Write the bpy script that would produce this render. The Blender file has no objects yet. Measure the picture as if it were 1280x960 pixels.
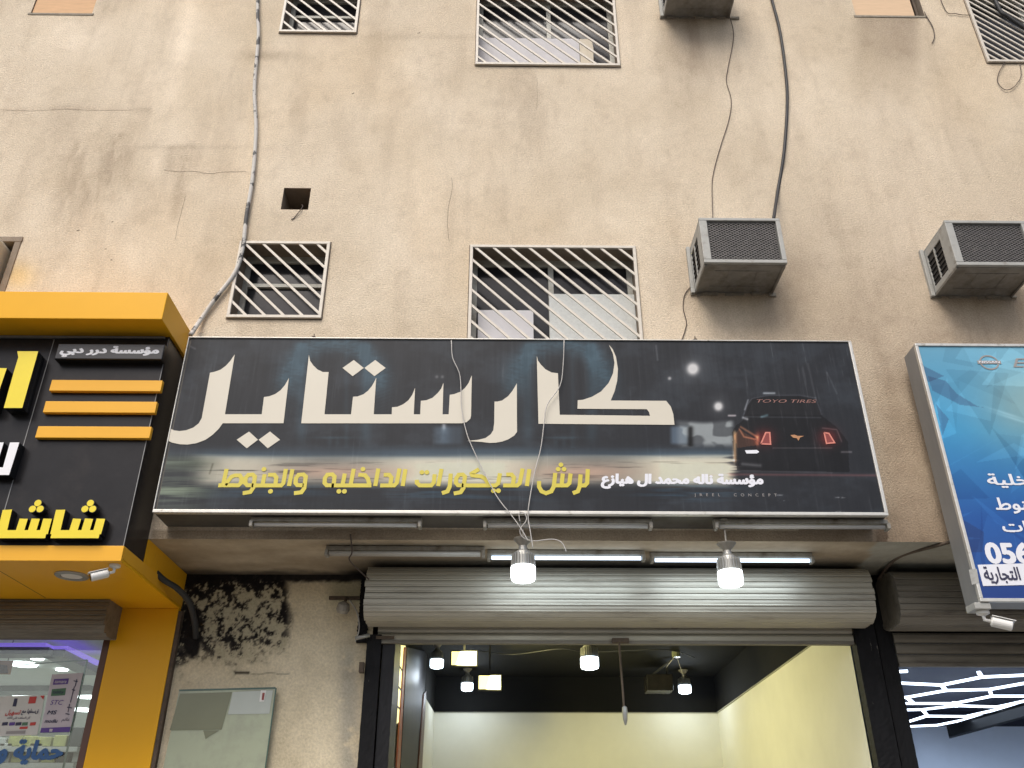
import bpy, bmesh, math, random
import numpy as np
from mathutils import Vector, Matrix
from mathutils.geometry import tessellate_polygon
R = math.radians
random.seed(7)
rng = np.random.default_rng(11)
S = bpy.context.scene
C = S.collection

# ---------------------------------------------------------------- camera, sky, sun, exposure
F, PITCH, YAW, EYE = 1100.0, R(28.6), R(0.7), 1.6
cam_d = bpy.data.cameras.new('camera')
cam_d.sensor_width = 36.0
cam_d.lens = F / 1280.0 * 36.0
cam_d.clip_end = 500
cam = bpy.data.objects.new('camera', cam_d)
C.objects.link(cam)
cam.location = (0, 0, EYE)
cam.rotation_euler = (R(90) + PITCH, 0, -YAW)
S.camera = cam

SUN_EL, SUN_AZ = R(52), R(200)       # azimuth clockwise from +Y (north)
w = bpy.data.worlds.new('World'); S.world = w; w.use_nodes = True
nt = w.node_tree
bg = nt.nodes['Background']
sky = nt.nodes.new('ShaderNodeTexSky'); sky.sky_type = 'NISHITA'; sky.sun_disc = False
sky.sun_elevation = SUN_EL; sky.sun_rotation = SUN_AZ
sky.dust_density = 4.0; sky.air_density = 1.0; sky.ozone_density = 1.0
nt.links.new(sky.outputs[0], bg.inputs[0]); bg.inputs[1].default_value = 0.10
sd = bpy.data.lights.new('sun', 'SUN'); sd.energy = 1.5; sd.angle = R(35); sd.color = (1, .955, .89)
so = bpy.data.objects.new('sun', sd); C.objects.link(so)
sdir = Vector((math.sin(SUN_AZ) * math.cos(SUN_EL), math.cos(SUN_AZ) * math.cos(SUN_EL), math.sin(SUN_EL)))
so.rotation_euler = sdir.to_track_quat('Z', 'Y').to_euler(); so.location = (0, -5, 20)
S.view_settings.view_transform = 'Standard'; S.view_settings.look = 'None'
S.view_settings.exposure = 0.68; S.view_settings.gamma = 1
S.render.engine = 'CYCLES'
S.cycles.use_denoising = True
S.cycles.max_bounces = 8
S.cycles.sample_clamp_indirect = 6

# ---------------------------------------------------------------- camera maths: photo pixel <-> place
cp, sp, cy_, sy_ = math.cos(PITCH), math.sin(PITCH), math.cos(YAW), math.sin(YAW)
def ray(px, py):
    u, v = (px - 640) / F, (480 - py) / F
    y, z = cp - v * sp, sp + v * cp
    return u * cy_ + y * sy_, -u * sy_ + y * cy_, z
def at(px, py, Y):
    a, b, c = ray(px, py); t = Y / b
    return a * t, Y, EYE + c * t
def atz(px, py, Z):
    a, b, c = ray(px, py); t = (Z - EYE) / c
    return a * t, b * t, Z
def atx(px, py, X):
    a, b, c = ray(px, py); t = X / a
    return X, b * t, EYE + c * t
def pix(X, Y, Z):
    u = X * cy_ - Y * sy_; y = X * sy_ + Y * cy_; z = Z - EYE
    d = y * cp + z * sp; v = -y * sp + z * cp
    return 640 + F * u / d, 480 - F * v / d
def lin(r, g, b):
    f = lambda c: (c / 255 / 12.92) if c <= 10 else ((c / 255 + .055) / 1.055) ** 2.4
    return f(r), f(g), f(b)
def linA(a):
    a = np.clip(a, 0, 255) / 255
    return np.where(a <= .04045, a / 12.92, ((a + .055) / 1.055) ** 2.4)

# ---------------------------------------------------------------- numpy value noise
def vnoise(x, y, seed=0, oct=4, gain=.5):
    r = np.random.default_rng(seed); out = 0; amp = 1; tot = 0
    for o in range(oct):
        L = r.random((256, 256))
        xi, yi = np.floor(x).astype(int), np.floor(y).astype(int)
        fx, fy = x - xi, y - yi
        fx, fy = fx * fx * (3 - 2 * fx), fy * fy * (3 - 2 * fy)
        g = lambda i, j: L[(yi + j) % 256, (xi + i) % 256]
        out = out + amp * ((g(0, 0) * (1 - fx) + g(1, 0) * fx) * (1 - fy) + (g(0, 1) * (1 - fx) + g(1, 1) * fx) * fy)
        tot += amp; amp *= gain; x = x * 2.03 + 5.1; y = y * 2.03 + 9.7
    return out / tot
def ss(a, b, x):
    t = np.clip((x - a) / (b - a), 0, 1); return t * t * (3 - 2 * t)
def gs(x, m, s):
    return np.exp(-((x - m) / s) ** 2)

# ---------------------------------------------------------------- materials
def mat(name, col, rough=.6, metal=0., var=.12, scale=8., bump=0., bscale=60., dirt=None, dscale=3., dpow=(.5, .75), stretch=None,
        attr=None, emit=None, estr=0., spec=.5, trans=0., alpha=1.):
    m = bpy.data.materials.new(name); m.use_nodes = True
    n = m.node_tree; N = n.nodes; L = n.links
    b = N['Principled BSDF']
    b.inputs['Roughness'].default_value = rough; b.inputs['Metallic'].default_value = metal
    b.inputs['Specular IOR Level'].default_value = spec
    if trans: b.inputs['Transmission Weight'].default_value = trans
    if alpha < 1: b.inputs['Alpha'].default_value = alpha
    tc = N.new('ShaderNodeTexCoord'); vec = tc.outputs['Object']
    if stretch:
        mp = N.new('ShaderNodeMapping'); mp.inputs['Scale'].default_value = stretch
        L.new(vec, mp.inputs[0]); vec = mp.outputs[0]
    if attr:
        a = N.new('ShaderNodeAttribute'); a.attribute_name = attr; base = a.outputs['Color']
    else:
        rgb = N.new('ShaderNodeRGB'); rgb.outputs[0].default_value = (*col, 1); base = rgb.outputs[0]
    if var:
        no = N.new('ShaderNodeTexNoise'); no.inputs['Scale'].default_value = scale; no.inputs['Detail'].default_value = 8
        no.inputs['Roughness'].default_value = .65
        L.new(vec, no.inputs['Vector'])
        mr = N.new('ShaderNodeMapRange'); mr.inputs['From Min'].default_value = .25; mr.inputs['From Max'].default_value = .75
        mr.inputs['To Min'].default_value = 1 - var; mr.inputs['To Max'].default_value = 1 + var
        L.new(no.outputs[0], mr.inputs[0])
        mx = N.new('ShaderNodeVectorMath'); mx.operation = 'SCALE'
        L.new(base, mx.inputs[0]); L.new(mr.outputs[0], mx.inputs['Scale']); base = mx.outputs[0]
    if dirt:
        no = N.new('ShaderNodeTexNoise'); no.inputs['Scale'].default_value = dscale; no.inputs['Detail'].default_value = 9
        no.inputs['Roughness'].default_value = .7
        L.new(vec, no.inputs['Vector'])
        mr = N.new('ShaderNodeMapRange'); mr.inputs['From Min'].default_value = dpow[0]; mr.inputs['From Max'].default_value = dpow[1]
        L.new(no.outputs[0], mr.inputs[0])
        mx = N.new('ShaderNodeMix'); mx.data_type = 'RGBA'
        L.new(mr.outputs[0], mx.inputs['Factor']); L.new(base, mx.inputs['A']); mx.inputs['B'].default_value = (*dirt, 1)
        base = mx.outputs['Result']
    L.new(base, b.inputs['Base Color'])
    if bump:
        no = N.new('ShaderNodeTexNoise'); no.inputs['Scale'].default_value = bscale; no.inputs['Detail'].default_value = 6
        L.new(vec, no.inputs['Vector'])
        bp = N.new('ShaderNodeBump'); bp.inputs['Strength'].default_value = bump; bp.inputs['Distance'].default_value = .01
        L.new(no.outputs[0], bp.inputs['Height']); L.new(bp.outputs[0], b.inputs['Normal'])
    if emit:
        b.inputs['Emission Color'].default_value = (*emit, 1); b.inputs['Emission Strength'].default_value = estr
    return m

def glass_mat(name, tint, rough=.02, fac=.75):
    m = bpy.data.materials.new(name); m.use_nodes = True
    n = m.node_tree; N = n.nodes; L = n.links
    N.remove(N['Principled BSDF']); out = N['Material Output']
    t = N.new('ShaderNodeBsdfTransparent'); t.inputs[0].default_value = (*tint, 1)
    g = N.new('ShaderNodeBsdfGlossy'); g.inputs['Roughness'].default_value = rough
    fr = N.new('ShaderNodeFresnel'); fr.inputs[0].default_value = 1.5
    ml = N.new('ShaderNodeMath'); ml.operation = 'MULTIPLY_ADD'; ml.inputs[1].default_value = 1.0; ml.inputs[2].default_value = 0.02
    L.new(fr.outputs[0], ml.inputs[0])
    mx = N.new('ShaderNodeMixShader'); L.new(ml.outputs[0], mx.inputs[0]); L.new(t.outputs[0], mx.inputs[1]); L.new(g.outputs[0], mx.inputs[2])
    L.new(mx.outputs[0], out.inputs[0])
    return m

M = dict(
    stucco=mat('stucco', (.5, .4, .3), .95, var=.26, scale=75, bump=.8, bscale=80, attr='paint', spec=.15),
    recess=mat('recess_plaster', (.3, .27, .2), .9, var=.2, scale=60, bump=.5, bscale=60, attr='paint', spec=.2),
    soffit=mat('soffit_plaster', (.33, .28, .22), .9, var=.12, scale=14, bump=.3, bscale=40, attr='paint', spec=.2),
    reveal=mat('reveal_plaster', (.26, .21, .16), .95, var=.2, scale=12, bump=.4, bscale=80),
    dark=mat('dark_room', (.03, .028, .026), .9, var=.3, scale=3),
    grille=mat('cream_grille_paint', (.62, .57, .49), .5, var=.1, scale=30, dirt=(.3, .2, .12), dscale=14, dpow=(.62, .8)),
    alu=mat('window_aluminium', (.42, .42, .38), .5, .2, var=.15, scale=15, dirt=(.2, .17, .12), dscale=8),
    wglass=mat('window_glass', (.016, .017, .02), .12, spec=.28, var=.35, scale=4, dirt=(.05, .05, .055), dscale=3, dpow=(.4, .8)),
    card=mat('white_cardboard', (.68, .67, .69), .85, var=.06, scale=6, bump=.1, bscale=12),
    foam=mat('white_insulation_board', (.64, .66, .64), .9, var=.12, scale=45, bump=.2, bscale=60),
    plywood=mat('plywood', (.62, .38, .2), .75, var=.14, scale=6, stretch=(1, 1, 7)),
    acgrey=mat('ac_painted_metal', (.37, .37, .345), .55, .1, var=.10, scale=14, dirt=(.16, .13, .09), dscale=9, dpow=(.55, .8)),
    acbelly=mat('ac_underside_metal', (.26, .25, .225), .6, .2, var=.2, scale=8, dirt=(.11, .085, .06), dscale=5, dpow=(.45, .75)),
    acmesh=mat('ac_mesh_wire', (.22, .21, .2), .6, .3, var=.2, scale=20),
    accoil=mat('ac_coil', (.02, .019, .018), .8, var=.5, scale=40, dirt=(.3, .28, .25), dscale=13, dpow=(.6, .72)),
    black=mat('matt_black', (.012, .012, .013), .6, var=.2, scale=10),
    cable=mat('black_cable', (.02, .02, .021), .6, var=.2),
    wire=mat('thin_brown_wire', (.07, .05, .04), .7, var=.2),
    wiregrey=mat('thin_grey_wire', (.5, .48, .45), .6, var=.2),
    taped=mat('taped_cable', (.09, .088, .085), .7, var=.2, scale=20, dirt=(.56, .54, .5), dscale=4, dpow=(.46, .49)),
    silver=mat('sign_aluminium_edge', (.62, .6, .55), .4, .5, var=.12, scale=15, dirt=(.2, .16, .1), dscale=12, dpow=(.58, .75)),
    signgrey=mat('sign_sheet_metal', (.25, .25, .245), .5, .3, var=.15, scale=5, stretch=(1, 1, .4)),
    signdark=mat('dirty_sheet_metal', (.085, .08, .07), .6, .2, var=.3, scale=4, dirt=(.04, .033, .025), dscale=3),
    trimline=mat('pale_trim', (.3, .3, .24), .7, var=.1),
    olive=mat('olive_film', (.17, .18, .11), .2, var=.08, scale=3),
    filmpale=mat('pale_film', (.42, .46, .42), .25, var=.05),
    plywoodp=mat('pale_plywood', (.66, .47, .3), .75, var=.08, scale=6, stretch=(1, 1, 7)),
    cream=mat('cream_vinyl', (.60, .56, .465), .45, var=.03, scale=3),
    yellowv=mat('yellow_vinyl', (.58, .49, .055), .45, var=.05, scale=6),
    whitev=mat('white_vinyl', (.72, .73, .78), .45, var=.03, scale=6),
    dimpink=mat('dim_pink_vinyl', (.26, .13, .11), .6, var=.4, scale=40),
    pinkv=mat('pink_vinyl', (.6, .2, .15), .5, var=.1),
    redv=mat('red_vinyl', (.22, .035, .03), .5, var=.1),
    greyv=mat('grey_vinyl', (.3, .28, .27), .5, var=.1),
    orangev=mat('orange_vinyl', (.45, .22, .1), .5, var=.2),
    print_=mat('printed_banner', (.1, .1, .1), .5, var=.05, scale=20, attr='paint', bump=.08, bscale=6, spec=.22),
    bprint=mat('printed_acrylic', (.1, .2, .5), .35, var=.03, scale=20, attr='paint'),
    amber=mat('amber_composite_panel', (.78, .40, .012), .35, spec=.22, var=.05, scale=1.3, dirt=(.5, .24, .02), dscale=2.2, dpow=(.62, .9)),
    amberf=mat('amber_trim', (.78, .40, .03), .35, spec=.3, var=.03, scale=3),
    blackp=mat('black_composite_panel', (.018, .017, .018), .25, var=.25, scale=4, dirt=(.035, .03, .028), dscale=3, dpow=(.5, .8), spec=.22),
    blackp2=mat('black_letter_side', (.012, .012, .013), .25, var=.1),
    yellowl=mat('yellow_letter_face', (.78, .62, .02), .35, var=.06, scale=5),
    whitel=mat('white_letter_face', (.78, .78, .8), .35, var=.03),
    slat=mat('shutter_slat', (.43, .405, .335), .5, .35, var=.14, scale=3, stretch=(.6, 4, 4), dirt=(.13, .11, .08), dscale=3, dpow=(.5, .85)),
    slatd=mat('dirty_shutter_slat', (.24, .22, .18), .6, .3, var=.25, scale=3, stretch=(.6, 4, 4), dirt=(.07, .06, .05), dscale=3, dpow=(.42, .75)),
    jamb=mat('black_flaking_paint', (.006, .006, .007), .6, spec=.2, var=.5, scale=12, dirt=(.14, .13, .11), dscale=4.4, dpow=(.635, .66), bump=.35, bscale=9, stretch=(3, 3, .8)),
    jambg=mat('black_gloss_paint', (.006, .006, .008), .45, var=.5, scale=12, bump=.2, bscale=9, stretch=(3, 3, .6), spec=.3),
    tubeoff=mat('unlit_tube', (.42, .41, .38), .35, var=.1, scale=10, dirt=(.2, .16, .1), dscale=10, dpow=(.6, .8)),
    batten=mat('batten_metal', (.3, .28, .24), .5, .2, var=.2, scale=12, dirt=(.12, .09, .06), dscale=7, dpow=(.5, .75)),
    roomw=mat('shop_white_paint', (.72, .71, .62), .75, var=.06, scale=2, bump=.05),
    roomb=mat('shop_black_paint', (.004, .004, .0042), .8, var=.4, scale=3, bump=.1, spec=.2),
    roomblue=mat('cool_white_paint', (.55, .6, .68), .7, var=.08, scale=1.5),
    navy=mat('dark_navy_paint', (.012, .014, .03), .7, var=.3, scale=3),
    floor=mat('tiled_floor', (.3, .29, .27), .4, var=.1, scale=3),
    ceilw=mat('white_ceiling', (.62, .64, .62), .7, var=.03),
    asphalt=mat('asphalt', (.06, .058, .055), .9, var=.3, scale=30, bump=.3),
    paving=mat('paving', (.34, .31, .27), .9, var=.2, scale=6, bump=.2),
    whitep=mat('white_plastic', (.68, .67, .64), .4, var=.05, scale=10),
    creamp=mat('cream_plastic', (.62, .55, .42), .5, var=.1, scale=10),
    lens=mat('camera_lens', (.01, .01, .012), .1, var=.1),
    rust=mat('rusty_bracket', (.09, .065, .045), .8, var=.4, scale=20),
    fins=mat('lamp_heatsink', (.33, .33, .31), .4, .5, var=.1),
    glowcool=mat('lit_led_diffuser', (.9, .9, .9), .4, var=0, emit=(.86, .95, 1), estr=2.6),
    glowcool2=mat('lit_inner_led', (.9, .9, .9), .4, var=0, emit=(.72, .88, 1), estr=3),
    glowtube=mat('lit_tube', (.9, .9, .9), .4, var=0, emit=(.60, .78, 1), estr=1.6),
    glowhex=mat('lit_led_bar', (.9, .9, .9), .4, var=0, emit=(.68, .80, 1), estr=2.6),
    glowwarm=mat('lit_flood_panel', (.9, .9, .7), .4, var=0, emit=(1, .9, .36), estr=1.15),
    glowwin=mat('lit_yellow_panel', (.6, .55, .3), .4, var=.2, emit=(.95, .86, .36), estr=.9),
    glowpurple=mat('lit_purple_strip', (.3, .2, .6), .4, var=0, emit=(.30, .20, .9), estr=.42),
    glowdown=mat('lit_downlight', (.9, .9, .9), .4, var=0, emit=(.9, .97, 1), estr=5),
    glassclear=glass_mat('shop_glass', (.93, .97, .95)),
    glassleft=mat('green_glass_board', (.36, .40, .28), .2, var=.04, scale=2, dirt=(.27, .29, .22), dscale=1.3, dpow=(.45, .6), spec=.6),
    glassdark=mat('smoked_glass', (.03, .03, .034), .5, spec=.12, var=.3, scale=3),
    edgeg=mat('glass_edge', (.05, .1, .08), .2, var=.1),
    brown=mat('brown_frame', (.09, .035, .02), .45, var=.2),
    redf=mat('orange_red_strip', (.35, .09, .04), .5, var=.3, scale=10),
    poster=mat('poster_paper', (.6, .59, .55), .7, var=.04),
    posterp=mat('poster_pink_paper', (.52, .47, .5), .7, var=.04),
    purple=mat('purple_print', (.1, .05, .25), .6, var=.1),
    green=mat('green_print', (.07, .16, .09), .6, var=.1),
    red=mat('red_print', (.5, .05, .04), .6, var=.1),
    blueprint=mat('blue_letter_vinyl', (.02, .09, .24), .5, var=.1),
    navyprint=mat('dark_print', (.03, .03, .07), .6, var=.1),
    greenish=mat('olive_shelf_goods', (.2, .2, .07), .6, var=.6, scale=5),
    crackm=mat('crack_dirt', (.13, .10, .075), .95, var=.2),
    concrete=mat('rough_cement', (.28, .25, .2), .95, var=.3, scale=20, bump=.8, bscale=30),
)

# ---------------------------------------------------------------- object helpers
ORG = {}
def tag(o, label=None, cat=None, group=None, kind=None):
    if label: o['label'] = label
    if cat: o['category'] = cat
    if group: o['group'] = group
    if kind: o['kind'] = kind
    return o
def empty(name, loc, label=None, cat=None, group=None, kind=None):
    o = bpy.data.objects.new(name, None); C.objects.link(o); o.location = loc; o.empty_display_size = .1
    ORG[o.name] = Vector(loc)
    return tag(o, label, cat, group, kind)
class MB:
    def __init__(s): s.v = []; s.f = []
    def add(s, vs, fs):
        k = len(s.v); s.v += [tuple(p) for p in vs]; s.f += [tuple(i + k for i in f) for f in fs]; return s
    def box(s, x0, x1, y0, y1, z0, z1):
        return s.add([(x0, y0, z0), (x1, y0, z0), (x1, y1, z0), (x0, y1, z0), (x0, y0, z1), (x1, y0, z1), (x1, y1, z1), (x0, y1, z1)],
                     [(0, 3, 2, 1), (4, 5, 6, 7), (0, 1, 5, 4), (1, 2, 6, 5), (2, 3, 7, 6), (3, 0, 4, 7)])
    def hexa(s, b, t):   # bottom 4 and top 4 points (any prism-like block)
        return s.add(list(b) + list(t), [(0, 3, 2, 1), (4, 5, 6, 7), (0, 1, 5, 4), (1, 2, 6, 5), (2, 3, 7, 6), (3, 0, 4, 7)])
    def quad(s, a, b, c, d): return s.add([a, b, c, d], [(0, 1, 2, 3)])
    def beam(s, a, b, wd, h=None, up=(0, 1, 0)):
        a, b = Vector(a), Vector(b); d = (b - a).normalized(); u = Vector(up)
        r = d.cross(u).normalized() * wd / 2; q = r.cross(d).normalized() * (h or wd) / 2
        return s.hexa([a - r - q, a + r - q, a + r + q, a - r + q], [b - r - q, b + r - q, b + r + q, b - r + q])
    def tube(s, path, r, n=8, cap=True):
        P = [Vector(p) for p in path]; rings = []
        ref = Vector((0.13, .97, .2))
        for i, p in enumerate(P):
            d = (P[min(i + 1, len(P) - 1)] - P[max(i - 1, 0)]).normalized()
            a = d.cross(ref)
            if a.length < 1e-4: a = d.cross(Vector((1, 0, 0)))
            a.normalize(); b = d.cross(a)
            rr = r[i] if isinstance(r, (list, tuple)) else r
            rings.append([p + (a * math.cos(2 * math.pi * k / n) + b * math.sin(2 * math.pi * k / n)) * rr for k in range(n)])
        vs = [v for g in rings for v in g]; fs = []
        for i in range(len(P) - 1):
            for k in range(n):
                fs.append((i * n + k, i * n + (k + 1) % n, (i + 1) * n + (k + 1) % n, (i + 1) * n + k))
        if cap: fs.append(tuple(range(n))[::-1]); fs.append(tuple((len(P) - 1) * n + k for k in range(n)))
        return s.add(vs, fs)
    def lathe(s, c, prof, n=20, axis=(0, 0, 1)):   # prof: (radius, height) along axis
        ax = Vector(axis).normalized(); a = ax.orthogonal().normalized(); b = ax.cross(a); c = Vector(c)
        vs = []; fs = []
        for r, h in prof:
            for k in range(n):
                t = 2 * math.pi * k / n; vs.append(c + ax * h + (a * math.cos(t) + b * math.sin(t)) * r)
        for i in range(len(prof) - 1):
            for k in range(n): fs.append((i * n + k, i * n + (k + 1) % n, (i + 1) * n + (k + 1) % n, (i + 1) * n + k))
        fs.append(tuple(range(n))[::-1]); fs.append(tuple((len(prof) - 1) * n + k for k in range(n)))
        return s.add(vs, fs)
    def poly(s, pts, y, depth=0.):      # polygon in the X-Z plane, front at y, body to y+depth
        vs = [Vector((p[0], 0, p[1])) for p in pts]; n = len(vs)
        tr = tessellate_polygon([[Vector((p[0], p[1], 0)) for p in pts]])
        out = [(v.x, y, v.z) for v in vs]; fs = [tuple(t) for t in tr]
        if depth:
            out += [(v.x, y + depth, v.z) for v in vs]
            fs += [tuple(i + n for i in t[::-1]) for t in tr] + [(i, (i + 1) % n, (i + 1) % n + n, i + n) for i in range(n)]
        return s.add(out, fs)
    def stroke(s, pts, wd, y, depth=0.):   # ribbon of constant width along 2-D points in X-Z
        P = [Vector(p) for p in pts]; L = []; Rr = []
        for i, p in enumerate(P):
            d0 = (P[i] - P[i - 1]).normalized() if i else None
            d1 = (P[i + 1] - P[i]).normalized() if i < len(P) - 1 else None
            if d0 is None: d0 = d1
            if d1 is None: d1 = d0
            n0 = Vector((-d0.y, d0.x)); n1 = Vector((-d1.y, d1.x)); m = (n0 + n1)
            m = m.normalized() if m.length > 1e-6 else n0
            k = min(1.8, 1 / max(.3, m.dot(n0)))
            L.append(p + m * wd / 2 * k); Rr.append(p - m * wd / 2 * k)
        n = len(P)
        out = [(v.x, y, v.y) for v in L + Rr]; fs = [(i, i + 1, n + i + 1, n + i) for i in range(n - 1)]
        if depth:
            out += [(v.x, y + depth, v.y) for v in L + Rr]; o = 2 * n
            fs += [(o + n + i, o + n + i + 1, o + i + 1, o + i) for i in range(n - 1)]
            fs += [(i, o + i, o + i + 1, i + 1) for i in range(n - 1)] + [(n + i + 1, o + n + i + 1, o + n + i, n + i) for i in range(n - 1)]
            fs += [(0, n, o + n, o), (n - 1, o + n - 1, o + 2 * n - 1, 2 * n - 1)]
        return s.add(out, fs)
    def mesh(s, name, m, org=Vector((0, 0, 0)), smooth=False):
        me = bpy.data.meshes.new(name)
        me.from_pydata([(a - org[0], b - org[1], c - org[2]) for a, b, c in s.v], [], s.f)
        if m: me.materials.append(m)
        if smooth: me.polygons.foreach_set('use_smooth', [True] * len(me.polygons))
        me.update(); return me
    def build(s, name, m, parent=None, smooth=False, bevel=0., org=None, fix=True, **t):
        if parent is not None: org = ORG[parent.name]
        elif org is None:
            a = np.array(s.v); org = Vector(((a[:, 0].min() + a[:, 0].max()) / 2, (a[:, 1].min() + a[:, 1].max()) / 2, a[:, 2].min()))
        me = s.mesh(name, m, org, smooth)
        if fix:
            bm = bmesh.new(); bm.from_mesh(me); bmesh.ops.recalc_face_normals(bm, faces=bm.faces); bm.to_mesh(me); bm.free()
        o = bpy.data.objects.new(name, me); C.objects.link(o)
        if parent is None: o.location = org
        else: o.parent = parent
        ORG[o.name] = Vector(org)
        if bevel:
            b = o.modifiers.new('bevel', 'BEVEL'); b.width = bevel; b.segments = 2; b.limit_method = 'ANGLE'
        if smooth == 'auto': pass
        return tag(o, **t)
def inst(name, me, loc, parent, rot=(0, 0, 0)):   # shared-mesh piece, loc in world coordinates
    o = bpy.data.objects.new(name, me); C.objects.link(o)
    o.parent = parent; o.location = Vector(loc) - ORG[parent.name]; o.rotation_euler = rot
    ORG[o.name] = Vector(loc); return o
def smoothpath(pts, n=6):
    P = [Vector(p) for p in pts]; out = []
    for i in range(len(P) - 1):
        p0, p1, p2, p3 = P[max(i - 1, 0)], P[i], P[i + 1], P[min(i + 2, len(P) - 1)]
        for k in range(n):
            t = k / n
            out.append(.5 * ((2 * p1) + (-p0 + p2) * t + (2 * p0 - 5 * p1 + 4 * p2 - p3) * t * t + (-p0 + 3 * p1 - 3 * p2 + p3) * t ** 3))
    out.append(P[-1]); return out
def copy_tree(o, parent, dl, label=None):
    c = o.copy(); C.objects.link(c); c.parent = parent; ORG[c.name] = ORG[o.name] + Vector(dl)
    if parent is None: c.location = o.location + Vector(dl)
    if label: c['label'] = label
    for ch in list(o.children): copy_tree(ch, c, dl)
    return c

# colour sheet in the X-Z plane: a fine grid carrying a printed / stained colour
def sheet(name, m, xs, zs, Y, paint, parent=None, holes=(), horiz=None, **t):
    xs, zs = np.asarray(xs), np.asarray(zs); nx, nz = len(xs), len(zs)
    X, Z = np.meshgrid(xs, zs)
    if horiz is None: P = np.stack([X, np.full_like(X, Y), Z], -1).reshape(-1, 3)
    else: P = np.stack([X, Z, np.full_like(X, horiz)], -1).reshape(-1, 3)      # zs are then Y values, at height horiz
    px, py = pix(P[:, 0], P[:, 1], P[:, 2])
    col = paint(px, py, P)
    i, j = np.meshgrid(np.arange(nx - 1), np.arange(nz - 1))
    keep = np.ones(i.shape, bool)
    xc, zc = (xs[:-1] + xs[1:]) / 2, (zs[:-1] + zs[1:]) / 2
    XC, ZC = np.meshgrid(xc, zc)
    for (a, b, c, d) in holes: keep &= ~((XC > a) & (XC < b) & (ZC > c) & (ZC < d))
    i, j = i[keep], j[keep]; a = j * nx + i
    q = np.stack([a, a + 1, a + nx + 1, a + nx], -1)
    if horiz is not None: q = q[:, ::-1]
    org = ORG[parent.name] if parent is not None else Vector((float(xs.mean()), Y, float(zs.min())))
    V = (P - np.array(org)).astype(np.float32)
    me = bpy.data.meshes.new(name)
    me.vertices.add(len(V)); me.vertices.foreach_set('co', V.ravel())
    me.loops.add(q.size); me.loops.foreach_set('vertex_index', q.ravel().astype(np.int32))
    me.polygons.add(len(q)); me.polygons.foreach_set('loop_start', np.arange(0, q.size, 4, dtype=np.int32))
    me.update(calc_edges=True)
    at_ = me.color_attributes.new('paint', 'FLOAT_COLOR', 'POINT')
    at_.data.foreach_set('color', np.concatenate([col, np.ones((len(col), 1))], 1).astype(np.float32).ravel())
    me.materials.append(m)
    o = bpy.data.objects.new(name, me); C.objects.link(o)
    if parent is not None: o.parent = parent
    else: o.location = org
    ORG[o.name] = Vector(org)
    return tag(o, **t)
def lines(a, b, step, marks=()):
    g = list(np.arange(a, b, step)) + [b]
    g = [v for v in g if all(abs(v - m_) > step * .4 for m_ in marks)] + [m_ for m_ in marks if a <= m_ <= b]
    return sorted(set(round(v, 5) for v in g))

# Arabic shaping to presentation forms
AR = {'ا': (0xFE8D, 2), 'ب': (0xFE8F, 4), 'ة': (0xFE93, 2), 'ت': (0xFE95, 4), 'ج': (0xFE9D, 4), 'ح': (0xFEA1, 4), 'خ': (0xFEA5, 4), 'د': (0xFEA9, 2), 'ر': (0xFEAD, 2),
      'ز': (0xFEAF, 2), 'س': (0xFEB1, 4), 'ش': (0xFEB5, 4), 'ط': (0xFEC1, 4), 'ع': (0xFEC9, 4), 'ف': (0xFED1, 4), 'ك': (0xFED9, 4), 'ل': (0xFEDD, 4), 'م': (0xFEE1, 4),
      'ن': (0xFEE5, 4), 'ه': (0xFEE9, 4), 'و': (0xFEED, 2), 'ؤ': (0xFE85, 2), 'ي': (0xFEF1, 4)}
def shape(s):
    out = []
    for i, c in enumerate(s):
        if c not in AR: out.append(c); continue
        b, n = AR[c]
        pr = i > 0 and s[i - 1] in AR and AR[s[i - 1]][1] == 4
        nx = n == 4 and i + 1 < len(s) and s[i + 1] in AR
        out.append(chr(b + ((3 if nx else 1) if pr else (2 if nx else 0))))
    return ''.join(out[::-1])
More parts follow.
